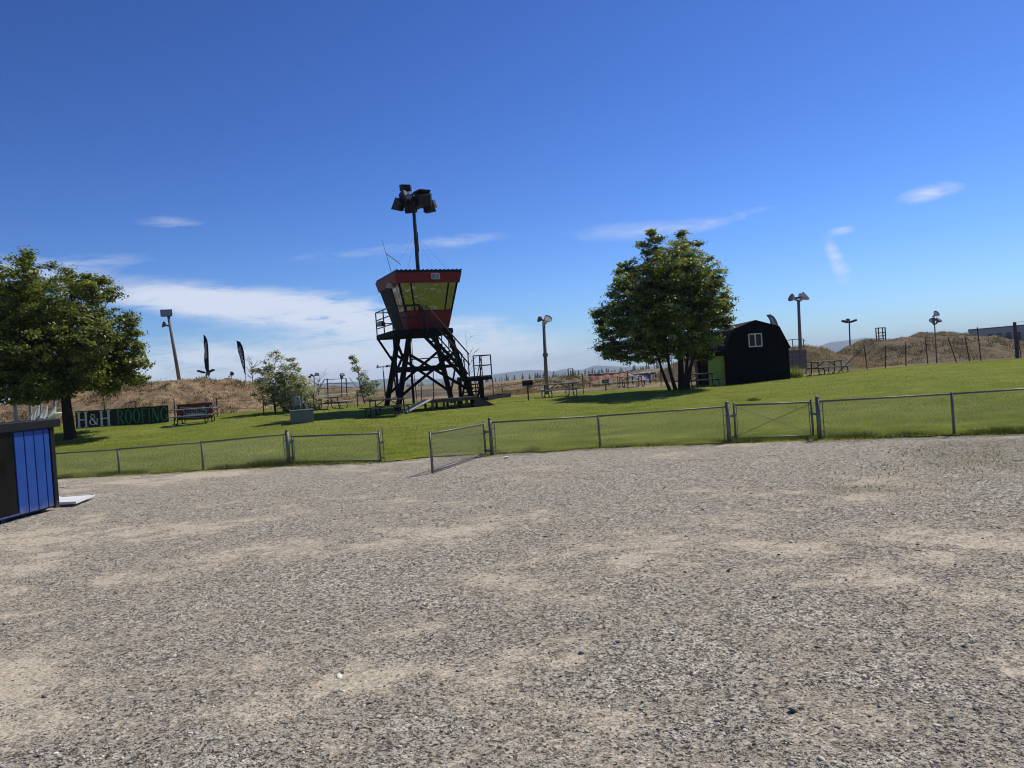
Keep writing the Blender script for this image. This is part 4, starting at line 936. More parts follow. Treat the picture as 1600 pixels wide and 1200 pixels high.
def gate(label, pa, pb, bow=0.0, lift=.06, diag=False, group='chain link gate leaves'):
    """pa, pb: (base px, base py, top px, top py) of the hinge stile and the latch stile"""
    A_, B_ = flat(pa[0], pa[1]), flat(pb[0], pb[1]); za, zb = ztop(pa[2], pa[3], A_.y), ztop(pb[2], pb[3], B_.y)
    t = thing('chain_link_gate', label, 'gate', A_, 0, group)
    post_part(A_+Vector((0, 0, .13)), za+.03, .026, t, name='stile'); post_part(B_+Vector((0, 0, .13)), zb+.03, .026, t, name='stile')
    for (u, v, nm) in ((za-.02, zb-.02, 'top_rail'), (lift, lift, 'bottom_rail')):
        MB().tube(Vector((A_.x, A_.y, u)), Vector((B_.x, B_.y, v)), .023, .023, 8).build(nm, 'galvanised', t, smooth=True)
    chain(A_, lift, za-.02, B_, lift, zb-.02, t)
    dv = (B_-A_).normalized(); mb = MB()
    for q, s_ in ((A_, 1), (B_, -1)):
        p = q+dv*s_*.06; mb.bar(Vector((p.x, p.y, lift+.03)), Vector((p.x, p.y, za-.06)), .016, .01)
    mb.build('tension_bar', 'dull_steel', t)
    if diag:
        m_ = MB(); m_.tube(Vector((A_.x, A_.y, za-.05)), Vector((B_.x, B_.y, lift+.05)), .007, .007, 4); m_.tube(Vector((B_.x, B_.y, zb-.05)), Vector((A_.x, A_.y, lift+.05)), .007, .007, 4); m_.build('brace_rod', 'dull_steel', t)
    return t, A_, B_, za, zb
def fit(parent, P, Q, zs_, name='hinge'):
    for z_ in zs_:
        mb = MB(); mb.bar(Vector((P.x, P.y, z_)), Vector((Q.x, Q.y, z_)), .04, .06); mb.tube(Vector((Q.x, Q.y, z_-.05)), Vector((Q.x, Q.y, z_+.05)), .04, .04, 8); mb.build(name, 'dull_steel', parent)
g1_, A_, B_, za, zb = gate('closed wide gate leaf with a drop rod at its free end', (459, 726, 456, 681), (595, 722, 592, 676)); fit(g1_, b1[4], A_, (.2, .65))
mb = MB(); q = B_ + Vector((.1, .0, 0)); mb.tube(Vector((q.x, q.y, -.03)), Vector((q.x, q.y, zb+.16)), .011, .011, 6); mb.bar(Vector((B_.x, B_.y, .12)), Vector((q.x, q.y, .12)), .03, .05); mb.bar(Vector((B_.x, B_.y, .52)), Vector((q.x, q.y, .52)), .03, .05); mb.ball((q.x, q.y, .55), .035); mb.build('drop_rod', 'galvanised', g1_)
g2_, A_, B_, za, zb = gate('wide gate leaf swung open over the gravel', (759, 711, 757, 661), (676, 741, 671, 677)); fit(g2_, b2[0], A_, (.12, .62))
g3_, A_, B_, za, zb = gate('narrow closed gate with thin crossed brace rods', (1150, 689, 1147, 632), (1271, 684, 1268, 627), diag=True); fit(g3_, b2[2], A_, (.12, .66)); fit(g3_, b3[0], B_, (.62,), 'latch')

# ------------------------------------------------------------------ blue shed
sA, sB = flat(92, 796), flat(0, 821)
dv = (sA-sB); dv.z = 0; LV = dv.length; dv.normalize(); nv = Vector((dv.y, -dv.x, 0))      # along the wall (away), outwards (towards the lot)
if nv.x < 0: nv = -nv
shed = thing('blue_shed', 'bright blue panelled shed with charcoal trim and dark door', 'shed', sA, math.atan2(dv.y, dv.x))
HS = ztop(77, 668, sA.y); UL = 4.2; DP = 2.6
def SH(u, o, z): return sA - dv*u + nv*o + Vector((0, 0, z))         # u metres back along the wall, o outwards
QS = Matrix(((dv.x, nv.x, 0), (dv.y, nv.y, 0), (0, 0, 1)))
mb = MB(); mb.hexa([SH(UL, -DP, .07), SH(UL, -.03, .07), SH(.02, -.03, .07), SH(.02, -DP, .07), SH(UL, -DP, HS), SH(UL, -.03, HS), SH(.02, -.03, HS), SH(.02, -DP, HS)]); mb.build('wall', 'blue_joint', shed)
def U(px, py):                     # distance along the wall of a photo pixel
    d = raydir(px, py); k_ = (sA-CAM).dot(nv)/d.dot(nv); q = CAM+d*k_; return -(q-sA).dot(dv), q.z
us = [U(86, 797)[0], U(77, 800)[0], U(62, 803)[0], U(47, 806)[0], U(31, 810)[0]]
for a, b_ in zip(us[:-1], us[1:]):
    MB().hexa([SH(b_-.012, -.028, .1), SH(b_-.012, 0, .1), SH(a+.012, 0, .1), SH(a+.012, -.028, .1), SH(b_-.012, -.028, HS-.02), SH(b_-.012, 0, HS-.02), SH(a+.012, 0, HS-.02), SH(a+.012, -.028, HS-.02)]).build('wall_panel', 'blue_paint', shed, bevel=.006)
MB().hexa([SH(us[0]-.012, -.06, .05), SH(us[0]-.012, .015, .05), SH(-.02, .015, .05), SH(-.02, -.06, .05), SH(us[0]-.012, -.06, HS), SH(us[0]-.012, .015, HS), SH(-.02, .015, HS), SH(-.02, -.06, HS)]).build('corner_trim', 'trim_charcoal', shed, bevel=.008)
ud = us[-1]+.03; DW = 1.1; dz0, dz1 = U(24, 803)[1], U(14, 674)[1]
MB().hexa([SH(ud+DW, -.026, dz0), SH(ud+DW, .004, dz0), SH(ud, .004, dz0), SH(ud, -.026, dz0), SH(ud+DW, -.026, dz1), SH(ud+DW, .004, dz1), SH(ud, .004, dz1), SH(ud, -.026, dz1)]).build('door', 'smoked_door', shed, bevel=.006)
for z0_, z1_ in ((.1, dz0-.012), (dz1+.012, HS-.02)):
    MB().hexa([SH(ud+DW, -.026, z0_), SH(ud+DW, .002, z0_), SH(us[-1], .002, z0_), SH(us[-1], -.026, z0_), SH(ud+DW, -.026, z1_), SH(ud+DW, .002, z1_), SH(us[-1], .002, z1_), SH(us[-1], -.026, z1_)]).build('wall_panel', 'blue_paint', shed)
for k_ in range(5):
    a = ud+DW+.02+k_*.36; b_ = a+.34
    MB().hexa([SH(b_, -.028, .1), SH(b_, 0, .1), SH(a, 0, .1), SH(a, -.028, .1), SH(b_, -.028, HS-.02), SH(b_, 0, HS-.02), SH(a, 0, HS-.02), SH(a, -.028, HS-.02)]).build('wall_panel', 'blue_paint', shed)
for k_ in range(6):
    o0, o1 = -.08-k_*.42, -.08-(k_+1)*.42+.015
    MB().hexa([SH(.02, o1, .1), SH(.02, o0, .1), SH(-.005, o0, .1), SH(-.005, o1, .1), SH(.02, o1, HS-.02), SH(.02, o0, HS-.02), SH(-.005, o0, HS-.02), SH(-.005, o1, HS-.02)]).build('wall_panel', 'blue_paint', shed)
MB().hexa([SH(UL+.1, -DP-.1, HS+.002), SH(UL+.1, .07, HS+.002), SH(-.16, .07, HS+.002), SH(-.16, -DP-.1, HS+.002), SH(UL+.1, -DP-.1, HS+.17), SH(UL+.1, .07, HS+.17), SH(-.16, .07, HS+.17), SH(-.16, -DP-.1, HS+.17)]).build('roof', 'trim_charcoal', shed, bevel=.012)
for k_ in range(4): 
    a, b_ = SH(.3+k_*1.1, -.1, .04), SH(.3+k_*1.1, -DP+.1, .04)
    MB().bar(a, b_, .12, .1).build('skid', 'dark_wood', shed)
# white perforated plate on the gravel
wp = [flat(90, 783), flat(149, 778.5), flat(119, 791), flat(90, 792.5)]
wpt = thing('perforated_plate', 'white perforated plate lying on the gravel behind the blue shed', 'panel', wp[0])
a = [Vector((p.x, p.y, .05)) for p in wp][::-1]
MB().prism(a, (0, 0, .05)).build('plate', 'white_paint', wpt)
mb = MB()
for i in range(13):
    p = Vector(wp[0]).lerp(Vector(wp[1]), .12+.07*i if i < 12 else .93) + Vector((.06, -.10, 0)); mb.box((p.x, p.y, .101), (.05, .05, .006))
mb.build('hole', 'cable_black', wpt)

# ------------------------------------------------------------------ boards with lettering
def board_frame(pl, pr, Y0, Y1): 
    a, b_ = at(*pl, Y0), at(*pr, Y1); return a, b_
YB0, YB1 = gp(119, 671).y+.15, gp(264, 661).y+.15
bl, br_, tl, tr = at(119, 671, YB0), at(264, 660.5, YB1), at(117.5, 643, YB0), at(263.5, 632.5, YB1)
roofing = thing('advertising_board', 'long dark board reading H&H ROOFING in white and green serif letters', 'sign board', (bl+br_)/2, math.atan2((br_-bl).y, (br_-bl).x))
ex = (br_-bl); Lb = ex.length; ex = ex.normalized(); ez = (tl-bl); Hb = ez.length; ez = ez.normalized(); en = ex.cross(ez).normalized()
if en.y > 0: en = -en               # towards the viewer
def BP(u, v, o=0.0): return bl + ex*u + ez*v + en*o
def panel(u0, u1, v0, v1, o0, o1, m_, name, par): return MB().hexa([BP(u0, v0, o0), BP(u1, v0, o0), BP(u1, v0, o1), BP(u0, v0, o1), BP(u0, v1, o0), BP(u1, v1, o0), BP(u1, v1, o1), BP(u0, v1, o1)]).build(name, m_, par)
panel(0, Lb*.435, 0, Hb, -.03, 0, 'navy_board', 'panel', roofing); panel(Lb*.435+.004, Lb, 0, Hb, -.03, 0, 'green_board', 'panel', roofing)
for f in (.02, .25, .5, .75, .98):
    p = BP(Lb*f, 0, -.07); mb = MB(); mb.bar(Vector((p.x, p.y, tz(p.x, p.y)-.2)), BP(Lb*f, Hb*.95, -.07), .07, .07); mb.build('post', 'dull_steel', roofing)
class Glyph:
    def __init__(s, u, v, w_, h_): s.u, s.v, s.w, s.h, s.mb, s.o = u, v, w_, h_, MB(), .004
    def P(s, x, y, o): return BP(s.u+x*s.w, s.v+y*s.h, o)
    def quad(s, p):
        o = s.o; s.o += .0007
        s.mb.add([s.P(x, y, .001) for x, y in p]+[s.P(x, y, o) for x, y in p], [(3, 2, 1, 0), (4, 5, 6, 7), (0, 1, 5, 4), (1, 2, 6, 5), (2, 3, 7, 6), (3, 0, 4, 7)])
    def bar(s, x0, x1, y0, y1): s.quad([(x0, y0), (x1, y0), (x1, y1), (x0, y1)])
    def arc(s, cx, cy, rx, ry, tx, ty, a0, a1, n_=14):
        for i in range(n_):
            a, b_ = R(a0+(a1-a0)*i/n_), R(a0+(a1-a0)*(i+1)/n_)
            q = lambda t_, k_: (cx+(rx-k_*tx)*math.cos(t_), cy+(ry-k_*ty)*math.sin(t_))
            s.quad([q(a, 0), q(b_, 0), q(b_, 1), q(a, 1)]); s.o -= .0007
        s.o += .0007
def stem_(g, x0, x1, y0=0, y1=1, sr=.09, top=True, bot=True):
    g.bar(x0, x1, y0, y1)
    if bot: g.bar(x0-sr, x1+sr, 0, .045)
    if top: g.bar(x0-sr, x1+sr, .955, 1)
def letter(ch, u, v, w_, h_, m_):
    g = Glyph(u, v, w_, h_)
    if ch == 'H': stem_(g, .12, .30); stem_(g, .70, .88); g.bar(.3, .7, .46, .53)
    elif ch == 'R':
        stem_(g, .14, .34); g.arc(.46, .74, .36, .26, .18, .055, -90, 90); g.bar(.3, .47, .945, 1.0); g.bar(.3, .47, .48, .535); g.quad([(.5, .5), (.36, .5), (.74, .0), (.98, .0)])
    elif ch == 'O': g.arc(.5, .5, .48, .52, .2, .06, 0, 360, 28)
    elif ch == 'F': stem_(g, .16, .36); g.bar(.3, .92, .945, 1); g.bar(.86, .92, .78, .96); g.bar(.36, .68, .48, .54); g.bar(.64, .69, .4, .62)
    elif ch == 'I': stem_(g, .38, .62, sr=.18)
    elif ch == 'N':
        g.bar(.14, .21, 0, 1); g.bar(.06, .32, 0, .045); g.bar(.79, .86, 0, 1); g.bar(.68, .96, .955, 1); g.bar(.02, .2, .955, 1); g.quad([(.64, .0), (.86, .0), (.34, 1.0), (.12, 1.0)])
    elif ch == 'G': g.arc(.52, .5, .48, .52, .2, .06, 42, 325, 24); g.bar(.72, .9, .06, .44); g.bar(.6, 1.0, .40, .45); g.bar(.84, .9, .66, .96)
    elif ch == '&':
        g.arc(.42, .74, .24, .26, .1, .06, 0, 360, 20); g.arc(.40, .27, .38, .28, .16, .07, 60, 330, 20); g.quad([(.98, .0), (.74, .0), (.22, .62), (.38, .68)]); g.arc(.55, .36, .38, .34, .09, .05, -60, 30, 10); g.bar(.72, 1.02, .5, .55)
    return g.mb.build('letter', m_, roofing)
px2u = lambda px: (px-118.5)/145.0*Lb
for ch, x0, x1, y0, y1, m_ in (('H', 119.5, 138, .08, .95, 'letter_white'), ('&', 138.5, 153, .18, .80, 'letter_white'), ('H', 154, 173, .08, .95, 'letter_white'),
                               ('R', 181, 193.5, .12, .92, 'letter_green'), ('O', 194, 205.5, .12, .92, 'letter_green'), ('O', 206.5, 218.5, .12, .92, 'letter_green'), ('F', 219, 229.5, .12, .92, 'letter_green'), ('I', 229.5, 236, .12, .92, 'letter_green'), ('N', 236, 249.5, .12, .92, 'letter_green'), ('G', 250, 262.5, .12, .92, 'letter_green')):
    letter(ch, px2u(x0), Hb*y0, px2u(x1)-px2u(x0), Hb*(y1-y0), m_)
# red board
YR = gp(305, 657).y+.4
bl, br_, tl = at(278.5, 658, YR), at(333, 654, YR), at(277, 632.5, YR)
ex = (br_-bl); Lb = ex.length; ex = ex.normalized(); ez = (tl-bl); Hb = ez.length; ez = ez.normalized(); en = ex.cross(ez).normalized()
if en.y > 0: en = -en
red = thing('advertising_board', 'red board with a white winged emblem behind the picnic table', 'sign board', (bl+br_)/2, math.atan2(ex.y, ex.x))
panel(0, Lb, 0, Hb, -.04, 0, 'sign_red', 'panel', red)
for f in (.04, .96): p = BP(Lb*f, 0, -.08); MB().bar(Vector((p.x, p.y, tz(p.x, p.y)-.2)), BP(Lb*f, Hb*.97, -.08), .07, .07).build('post', 'dull_steel', red)
def emblem(poly, o, m_, name): 
    pts = [BP(x*Lb, y*Hb, .001) for x, y in poly]; return MB().prism(pts, tuple(en*o)).build(name, m_, red)
emblem([(.06, .86), (.30, .80), (.52, .76), (.74, .80), (.98, .86), (.86, .50), (.86, .14), (.5, .10), (.14, .16), (.18, .5)], .006, 'sign_white', 'emblem')
emblem([(.11, .80), (.32, .745), (.52, .71), (.74, .745), (.93, .80), (.82, .50), (.82, .19), (.5, .15), (.19, .21), (.22, .5)], .010, 'sign_black', 'emblem')
emblem([(.15, .76), (.52, .655), (.89, .76), (.83, .62), (.22, .62)], .014, 'sign_white', 'emblem')
emblem([(.22, .56), (.84, .60), (.80, .33), (.5, .29), (.24, .30)], .0145, 'sign_white', 'emblem')
mb = MB()
for i in range(9):
    u = .22+.066*i; lo = .40+abs(i-4)*.004; a = [BP((u+.012*(i % 2))*Lb, lo*Hb, .012), BP((u+.03)*Lb, lo*Hb, .012), BP((u+.045-.016*(i % 3))*Lb, .68*Hb, .012), BP((u+.012)*Lb, .68*Hb, .012)]; mb.prism(a, tuple(en*.007))
    a = [BP((u+.03)*Lb, .5*Hb, .0125), BP((u+.058)*Lb, .44*Hb, .0125), BP((u+.058)*Lb, .50*Hb, .0125), BP((u+.03)*Lb, .57*Hb, .0125)]; mb.prism(a, tuple(en*.0062))
mb.build('lettering', 'sign_black', red)
mb = MB()
for i in range(7): mb.prism([BP((.3+.062*i)*Lb, .20*Hb, .0105), BP((.345+.062*i)*Lb, .20*Hb, .0105), BP((.35+.062*i)*Lb, .27*Hb, .0105), BP((.305+.062*i)*Lb, .27*Hb, .0105)], tuple(en*.004))
mb.build('lettering', 'sign_blue', red)
for (u0, u1, m_) in ((.70, .79, 'sign_white'), (.792, .92, 'sign_black'), (.922, 1.02, 'sign_white')):
    MB().hexa([BP(u0*Lb, .60*Hb, .02), BP(u1*Lb, .62*Hb, .02), BP(u1*Lb, .62*Hb, .03), BP(u0*Lb, .60*Hb, .03), BP(u0*Lb, .80*Hb, .02), BP(u1*Lb, .84*Hb, .02), BP(u1*Lb, .84*Hb, .03), BP(u0*Lb, .80*Hb, .03)]).build('small_panel', m_, red)

# ------------------------------------------------------------------ utility cabinet and pedestal
a, b_ = gp(455, 664), gp(491, 660); ctop = at(453, 643, a.y).z - a.z; c = (a+b_)/2; ang = math.atan2((b_-a).y, (b_-a).x)
cab = thing('utility_cabinet', 'low grey green metal utility cabinet on the lawn in front of the bush', 'cabinet', c, ang)
wd = (b_-a).length; q = Matrix.Rotation(ang, 3, 'Z'); L_ = lambda x, y, z: c + q @ Vector((x, y, z))
mb = MB(); mb.box(L_(0, .42, ctop*.48), (wd, .84, ctop*.94), ang); mb.build('body', 'utility_green', cab, bevel=.02)
mb = MB(); mb.box(L_(0, .42, ctop*.985), (wd+.04, .9, .06), ang); mb.build('lid', 'utility_green', cab, bevel=.015)
for x0_ in (-.25, .25): mb = MB(); mb.box(L_(x0_*wd, -.008, ctop*.5), (wd*.49, .016, ctop*.84), ang); mb.build('door', 'utility_green', cab, bevel=.004)
mb = MB(); mb.box(L_(0, .42, -.01), (wd+.12, 1.0, .06), ang); mb.build('plinth', 'concrete', cab)
g = gp(468, 655); g = at(468, 655, g.y+2.2); g.z = tz(g.x, g.y)
ped = thing('meter_pedestal', 'grey electric meter pedestal with a slanted cover behind the utility cabinet', 'electric meter', g)
H1 = at(466, 618, g.y).z-g.z
mb = MB(); mb.box(g+Vector((-.05, 0, H1*.72)), (.26, .2, H1*.5)); mb.build('meter_box', 'utility_grey', ped, bevel=.02)
mb = MB(); mb.tube(g+Vector((-.05, -.14, H1*.78)), g+Vector((-.05, -.09, H1*.78)), .08, .09, 12); mb.build('meter', 'lens', ped)
mb = MB(); mb.box(g+Vector((-.05, .02, H1*.25)), (.24, .2, H1*.5)); mb.build('base_box', 'pedestal_green', ped, bevel=.01)
for dx_ in (-.25, .17): MB().tube(g+Vector((dx_, .05, -.1)), g+Vector((dx_, .05, H1*.95)), .035, .035, 8).build('conduit', 'utility_grey', ped)
MB().prism([g+Vector((.22, -.1, .05)), g+Vector((.50, -.1, .05)), g+Vector((.30, -.1, H1*.55)), g+Vector((.22, -.1, H1*.55))], (0, .3, 0)).build('slanted_cover', 'pedestal_green', ped)
MB().bar(g+Vector((.58, -.11, .05)), g+Vector((.33, -.11, H1*.6)), .04, .04).build('edge_trim', 'utility_grey', ped)

# ------------------------------------------------------------------ lamps on poles
def pole(label, bpx, tpx, Y, r_, m_, name='lamp_post', sink=.4):
    b0, t0 = at(*bpx, Y), at(*tpx, Y); t = thing(name, label, 'lamp post', b0, 0, 'floodlight poles round the track')
    MB().tube(b0-(t0-b0).normalized()*sink, t0, r_, r_*.72, 10).build('pole', m_, t, smooth=True); return t, b0, t0
t, b0, t0 = pole('leaning wooden lamp post with a big box lamp on the dirt hill', (280.5, 597), (263, 492), 56, .135, 'pole_wood')
flood('lamp_head', t0+Vector((-.1, -.05, .1)), R(20), R(-6), .78, .5, .5, t, 'trim_charcoal'); bell('lamp_head', t0+Vector((-.2, 0, -.75)), R(-75), R(-20), .24, t, 'galvanised')
MB().bar(t0+Vector((0, 0, -.75)), t0+Vector((-.3, 0, -.75)), .05, .05).build('arm', 'dull_steel', t)
t, b0, t0 = pole('short T shaped lamp post with two dark lamps beside the tall flag', (322.5, 594), (322, 582), 55, .06, 'dull_steel')
MB().bar(t0+Vector((-.35, 0, 0)), t0+Vector((.35, 0, 0)), .05, .05).build('arm', 'dark_steel', t)
for s_ in (-1, 1): 
    q = t0+Vector((s_*.42, 0, .06)); MB().bar(q+Vector((-s_*.3, 0, -.06)), q+Vector((s_*.16, 0, .1)), .34, .13).build('lamp_head', 'dark_steel', t, bevel=.02)
bell('lamp_head', t0+Vector((.2, -.05, -.2)), R(10), R(-30), .13, t, 'lamp_white')
t, b0, t0 = pole('tiny lamp standing on the hilltop between the two flags', (362, 594), (362, 584), 55, .03, 'dull_steel')
flood('lamp_head', t0, R(-40), R(-20), .2, .3, .15, t, 'dark_steel'); bell('lamp_head', t0+Vector((-.14, 0, -.2)), R(-80), R(-10), .09, t, 'lamp_white')
t, b0, t0 = pole('thick tan lamp post with a bell lamp and grey box', (854.5, 612), (849.5, 502), 47, .13, 'pole_wood')
bell('lamp_head', t0+Vector((.18, -.1, -.02)), R(25), R(-35), .26, t); bell('lamp_head', t0+Vector((-.08, .1, .1)), R(-110), R(-25), .22, t, 'dull_steel'); bell('lamp_head', t0+Vector((.1, .15, .16)), R(120), R(-25), .18, t)
mb = MB(); p = at(852, 554.5, 47-.2); mb.box(p, (.3, .18, .22)); mb.build('control_box', 'dull_steel', t, bevel=.01)
t, b0, t0 = pole('tall brown lamp post with two white bells behind the barn', (1251.5, 567), (1247.5, 468), 55, .135, 'pole_wood')
bell('lamp_head', t0+Vector((-.28, 0, .05)), R(-75), R(-25), .30, t); bell('lamp_head', t0+Vector((.22, -.1, .02)), R(60), R(-35), .36, t); bell('lamp_head', t0+Vector((.1, .2, .16)), R(100), R(-25), .24, t)
MB().bar(t0+Vector((-.35, 0, .12)), t0+Vector((.35, 0, .12)), .12, .12).build('arm', 'dark_steel', t)
t, b0, t0 = pole('slim post with two flat dark lamps on the ridge', (1328.5, 552), (1327, 504), 66, .075, 'dull_steel')
for s_ in (-1, 1): 
    q = t0+Vector((s_*.4, 0, .08)); MB().bar(q+Vector((-s_*.32, 0, -.05)), q+Vector((s_*.2, 0, .1)), .4, .16).build('lamp_head', 'dark_steel', t, bevel=.02)
bell('lamp_head', t0+Vector((0, .1, .1)), R(180), R(-30), .2, t, 'dull_steel')
t, b0, t0 = pole('slim post with stacked white lamps in front of the brown mound', (1463.5, 561), (1459.5, 494), 51, .045, 'galvanised')
bell('lamp_head', t0+Vector((.02, 0, .05)), R(20), R(-30), .22, t); bell('lamp_head', t0+Vector((-.12, -.05, -.42)), R(-40), R(-50), .22, t, 'galvanised'); bell('lamp_head', t0+Vector((.14, -.05, -.42)), R(40), R(-50), .22, t, 'galvanised')
t, b0, t0 = pole('thin far lamp post with twin lamps above the bare branches', (492, 619), (490.5, 586), 70, .06, 'dull_steel')
flood('lamp_head', t0+Vector((.25, 0, .02)), R(40), R(-10), .36, .3, .22, t); flood('lamp_head', t0+Vector((-.22, 0, .0)), R(-40), R(-10), .22, .2, .15, t)
flood('lamp_head', t0+Vector((-.42, 0, -.15)), R(-60), R(-10), .2, .2, .15, t); MB().bar(t0+Vector((-.5, 0, -.08)), t0+Vector((.3, 0, -.08)), .04, .04).build('arm', 'dull_steel', t)
t, b0, t0 = pole('thin far lamp post with a single tilted lamp before the tall wire screen', (534, 618), (533.5, 589), 66, .055, 'dull_steel')
flood('lamp_head', t0+Vector((.06, 0, .16)), R(40), R(-30), .42, .26, .2, t); bell('lamp_head', t0+Vector((.02, 0, -.1)), R(10), R(-20), .13, t)
t, b0, t0 = pole('far lamp post with a cross arm just beside the tower legs', (601.5, 612), (598.5, 573), 62, .06, 'dull_steel')
MB().bar(t0+Vector((-.3, 0, 0)), t0+Vector((.4, 0, .04)), .05, .05).build('arm', 'dull_steel', t); bell('lamp_head', t0+Vector((-.3, 0, 0)), R(-60), R(-20), .17, t); flood('lamp_head', t0+Vector((.42, 0, .02)), R(60), R(-8), .4, .18, .25, t)
t, b0, t0 = pole('bare grey post seen between the tower legs', (677.5, 622), (677, 576), 50, .05, 'galvanised')
t, b0, t0 = pole('tiny far lamp post under the pale booth', (10.5, 634), (10, 627), 62, .03, 'dull_steel'); flood('lamp_head', t0, R(-60), R(0), .3, .14, .16, t)

# ------------------------------------------------------------------ feather flags
def feather(label, pole_px, edge_px, marks, Y, base_px, m_='flag_black'):
    """pole_px: points up the pole and over its bent tip; edge_px: points down the free edge"""
    b0 = at(*base_px, Y); t = thing('feather_flag', label, 'flag', b0, 0, 'feather flags')
    pp = [at(*p, Y) for p in pole_px]; ee = [at(*p, Y-.06) for p in edge_px]
    MB().path([b0-Vector((0, 0, .3))]+pp, .018, 6).build('pole', 'dark_steel', t)
    n_ = 22
    def samp(L_, f):
        f *= len(L_)-1; i = min(int(f), len(L_)-2); return L_[i].lerp(L_[i+1], f-i)
    vs = []; K = 6
    for i in range(n_+1):
        a, c_ = samp(pp, i/n_), samp(ee, i/n_)
        for j in range(K+1): vs.append(a.lerp(c_, j/K) + Vector((0, .05*math.sin(i*.7+j*.9)*(j/K), 0)))
    mb = MB(); off = Vector((0, .008, 0)); k_ = K+1; tot = len(vs)
    fs = [(i*k_+j, i*k_+j+1, (i+1)*k_+j+1, (i+1)*k_+j) for i in range(n_) for j in range(K)]
    mb.add(vs + [v+off for v in vs], fs + [tuple(x+tot for x in f[::-1]) for f in fs]); sl_ = mb.build('sail', m_, t, smooth=True)
    mk = MB()
    for f0, f1, j0, j1 in marks:
        A = [samp(pp, f).lerp(samp(ee, f), j)+Vector((0, -.085, 0)) for f, j in ((f0, j0), (f0+.01, j1), (f1, j1), (f1-.008, j0))]; mk.prism(A, (0, .03, 0))
    mk.build('lettering', 'flag_white', sl_)
    return t
mk1 = [(.30+.032*i, .325+.032*i, .25+.1*(i % 2), .62+.08*((i*5) % 3)) for i in range(12)]
feather('tall straight black feather flag on the hilltop above the T lamp', [(326.5, 590), (326, 570), (325.5, 550), (324.8, 540), (323.5, 531), (320.8, 525.5), (317.8, 523)], [(322, 579), (320, 576), (319.5, 565), (319, 553), (319, 543), (318.4, 533), (317.5, 523)], mk1, 55, (326.6, 594))
mk2 = [(.24+.045*i, .275+.045*i, .30+.12*(i % 2), .72+.1*((i*7) % 3)) for i in range(12)]
feather('curved black feather flag leaning near the bare hilltop shrub', [(383.5, 588), (383, 574), (382, 560), (380.5, 549), (378.5, 541), (375, 534.5), (369.5, 532.5)], [(382, 583), (380.5, 578), (379, 573), (375.5, 562), (373, 553), (371.2, 544), (369.2, 533)], mk2, 55, (383.7, 594))
mk3 = [(.42+.05*i, .46+.05*i, .35, .8) for i in range(7)]
feather('grey feather flag showing only its tip over the barn roof', [(1219, 540), (1217, 522), (1215.5, 508), (1212.5, 500), (1208.5, 494.5), (1203.5, 491.5), (1198, 492)], [(1212, 538), (1210, 528), (1208, 518), (1205, 508), (1203, 502), (1200.5, 497), (1197.8, 492.5)], mk3, 52, (1220, 572), 'flag_grey')

# ------------------------------------------------------------------ barn
ba, bb = gp(1137, 601), gp(1235, 594)
YBn = (ba.y+bb.y)/2; c = at(1186, 597, YBn); hw = (at(1235, 594, YBn)-at(1136, 600, YBn)).x/2; zb = min(ba.z, bb.z)-.1
barn = thing('barn', 'black gambrel roofed barn shed with a white framed window', 'shed', (c.x, YBn, zb))
zpk = at(1178, 500.5, YBn).z; kn1 = (at(1216.6, 510, YBn).x-c.x, at(1216.6, 510, YBn).z); kn2 = (at(1231, 542, YBn).x-c.x, at(1231, 542, YBn).z)
LEN = 5.2
prof = [(-hw, zb), (hw, zb), (hw, kn2[1]-.05), (kn1[0]-.03, kn1[1]-.07), (0, zpk-.08), (-kn1[0]+.03, kn1[1]-.07), (-hw, kn2[1]-.05)]
mb = MB(); mb.prism([Vector((c.x+x, YBn, z)) for x, z in prof], (0, LEN, 0)); mb.build('wall', 'barn_black', barn)
rp = [(-hw-.06, kn2[1]-.02), (-kn1[0], kn1[1]), (0, zpk), (kn1[0], kn1[1]), (hw+.06, kn2[1]-.02)]
for (x0_, z0_), (x1_, z1_) in zip(rp[:-1], rp[1:]):
    MB().prism([Vector((c.x+x0_, YBn-.12, z0_+.01)), Vector((c.x+x1_, YBn-.12, z1_+.01)), Vector((c.x+x1_, YBn-.12, z1_-.05)), Vector((c.x+x0_, YBn-.12, z0_-.05))], (0, LEN+.24, 0)).build('roof_slope', 'roof_grey' if False else 'barn_black', barn)
for i in range(14):
    x = -hw+.12+i*(2*hw-.24)/13; zz = np.interp(abs(x), [0, kn1[0], hw], [zpk, kn1[1], kn2[1]])-.18
    MB().bar(Vector((c.x+x, YBn-.012, zb+.1)), Vector((c.x+x, YBn-.012, float(zz))), .05, .02, up=(0, 1, 0)).build('batten', 'barn_black', barn)
wl, wr = at(1168, 521, YBn), at(1191.5, 542, YBn); wx = (wl.x+wr.x)/2; wz_ = (wl.z+wr.z)/2; ww = (wr.x-wl.x)/2*.97; wh = (wl.z-wr.z)/2*.93
wf_ = MB(); fw = .055
wf_.box((wx-ww+fw/2, YBn-.035, wz_), (fw, .06, 2*wh)); wf_.box((wx+ww-fw/2, YBn-.035, wz_), (fw, .06, 2*wh)); wf_.box((wx, YBn-.035, wz_+wh-fw/2), (2*ww-2*fw, .06, fw)); wf_.box((wx, YBn-.035, wz_-wh+fw/2), (2*ww-2*fw, .06, fw)); wf_.box((wx, YBn-.035, wz_), (fw*1.2, .06, 2*wh-2*fw))
wo = wf_.build('window', 'white_paint', barn)
for s_ in (-1, 1): MB().box((wx+s_*ww*.49, YBn-.018, wz_), (ww*.86, .012, 2*wh-2*fw)).build('pane', 'dark_glass', wo)
pl_, pr_ = at(1108.5, 602, YBn+.3), at(1134, 601, YBn+.3); pt_ = at(1120, 556.5, YBn+.3).z
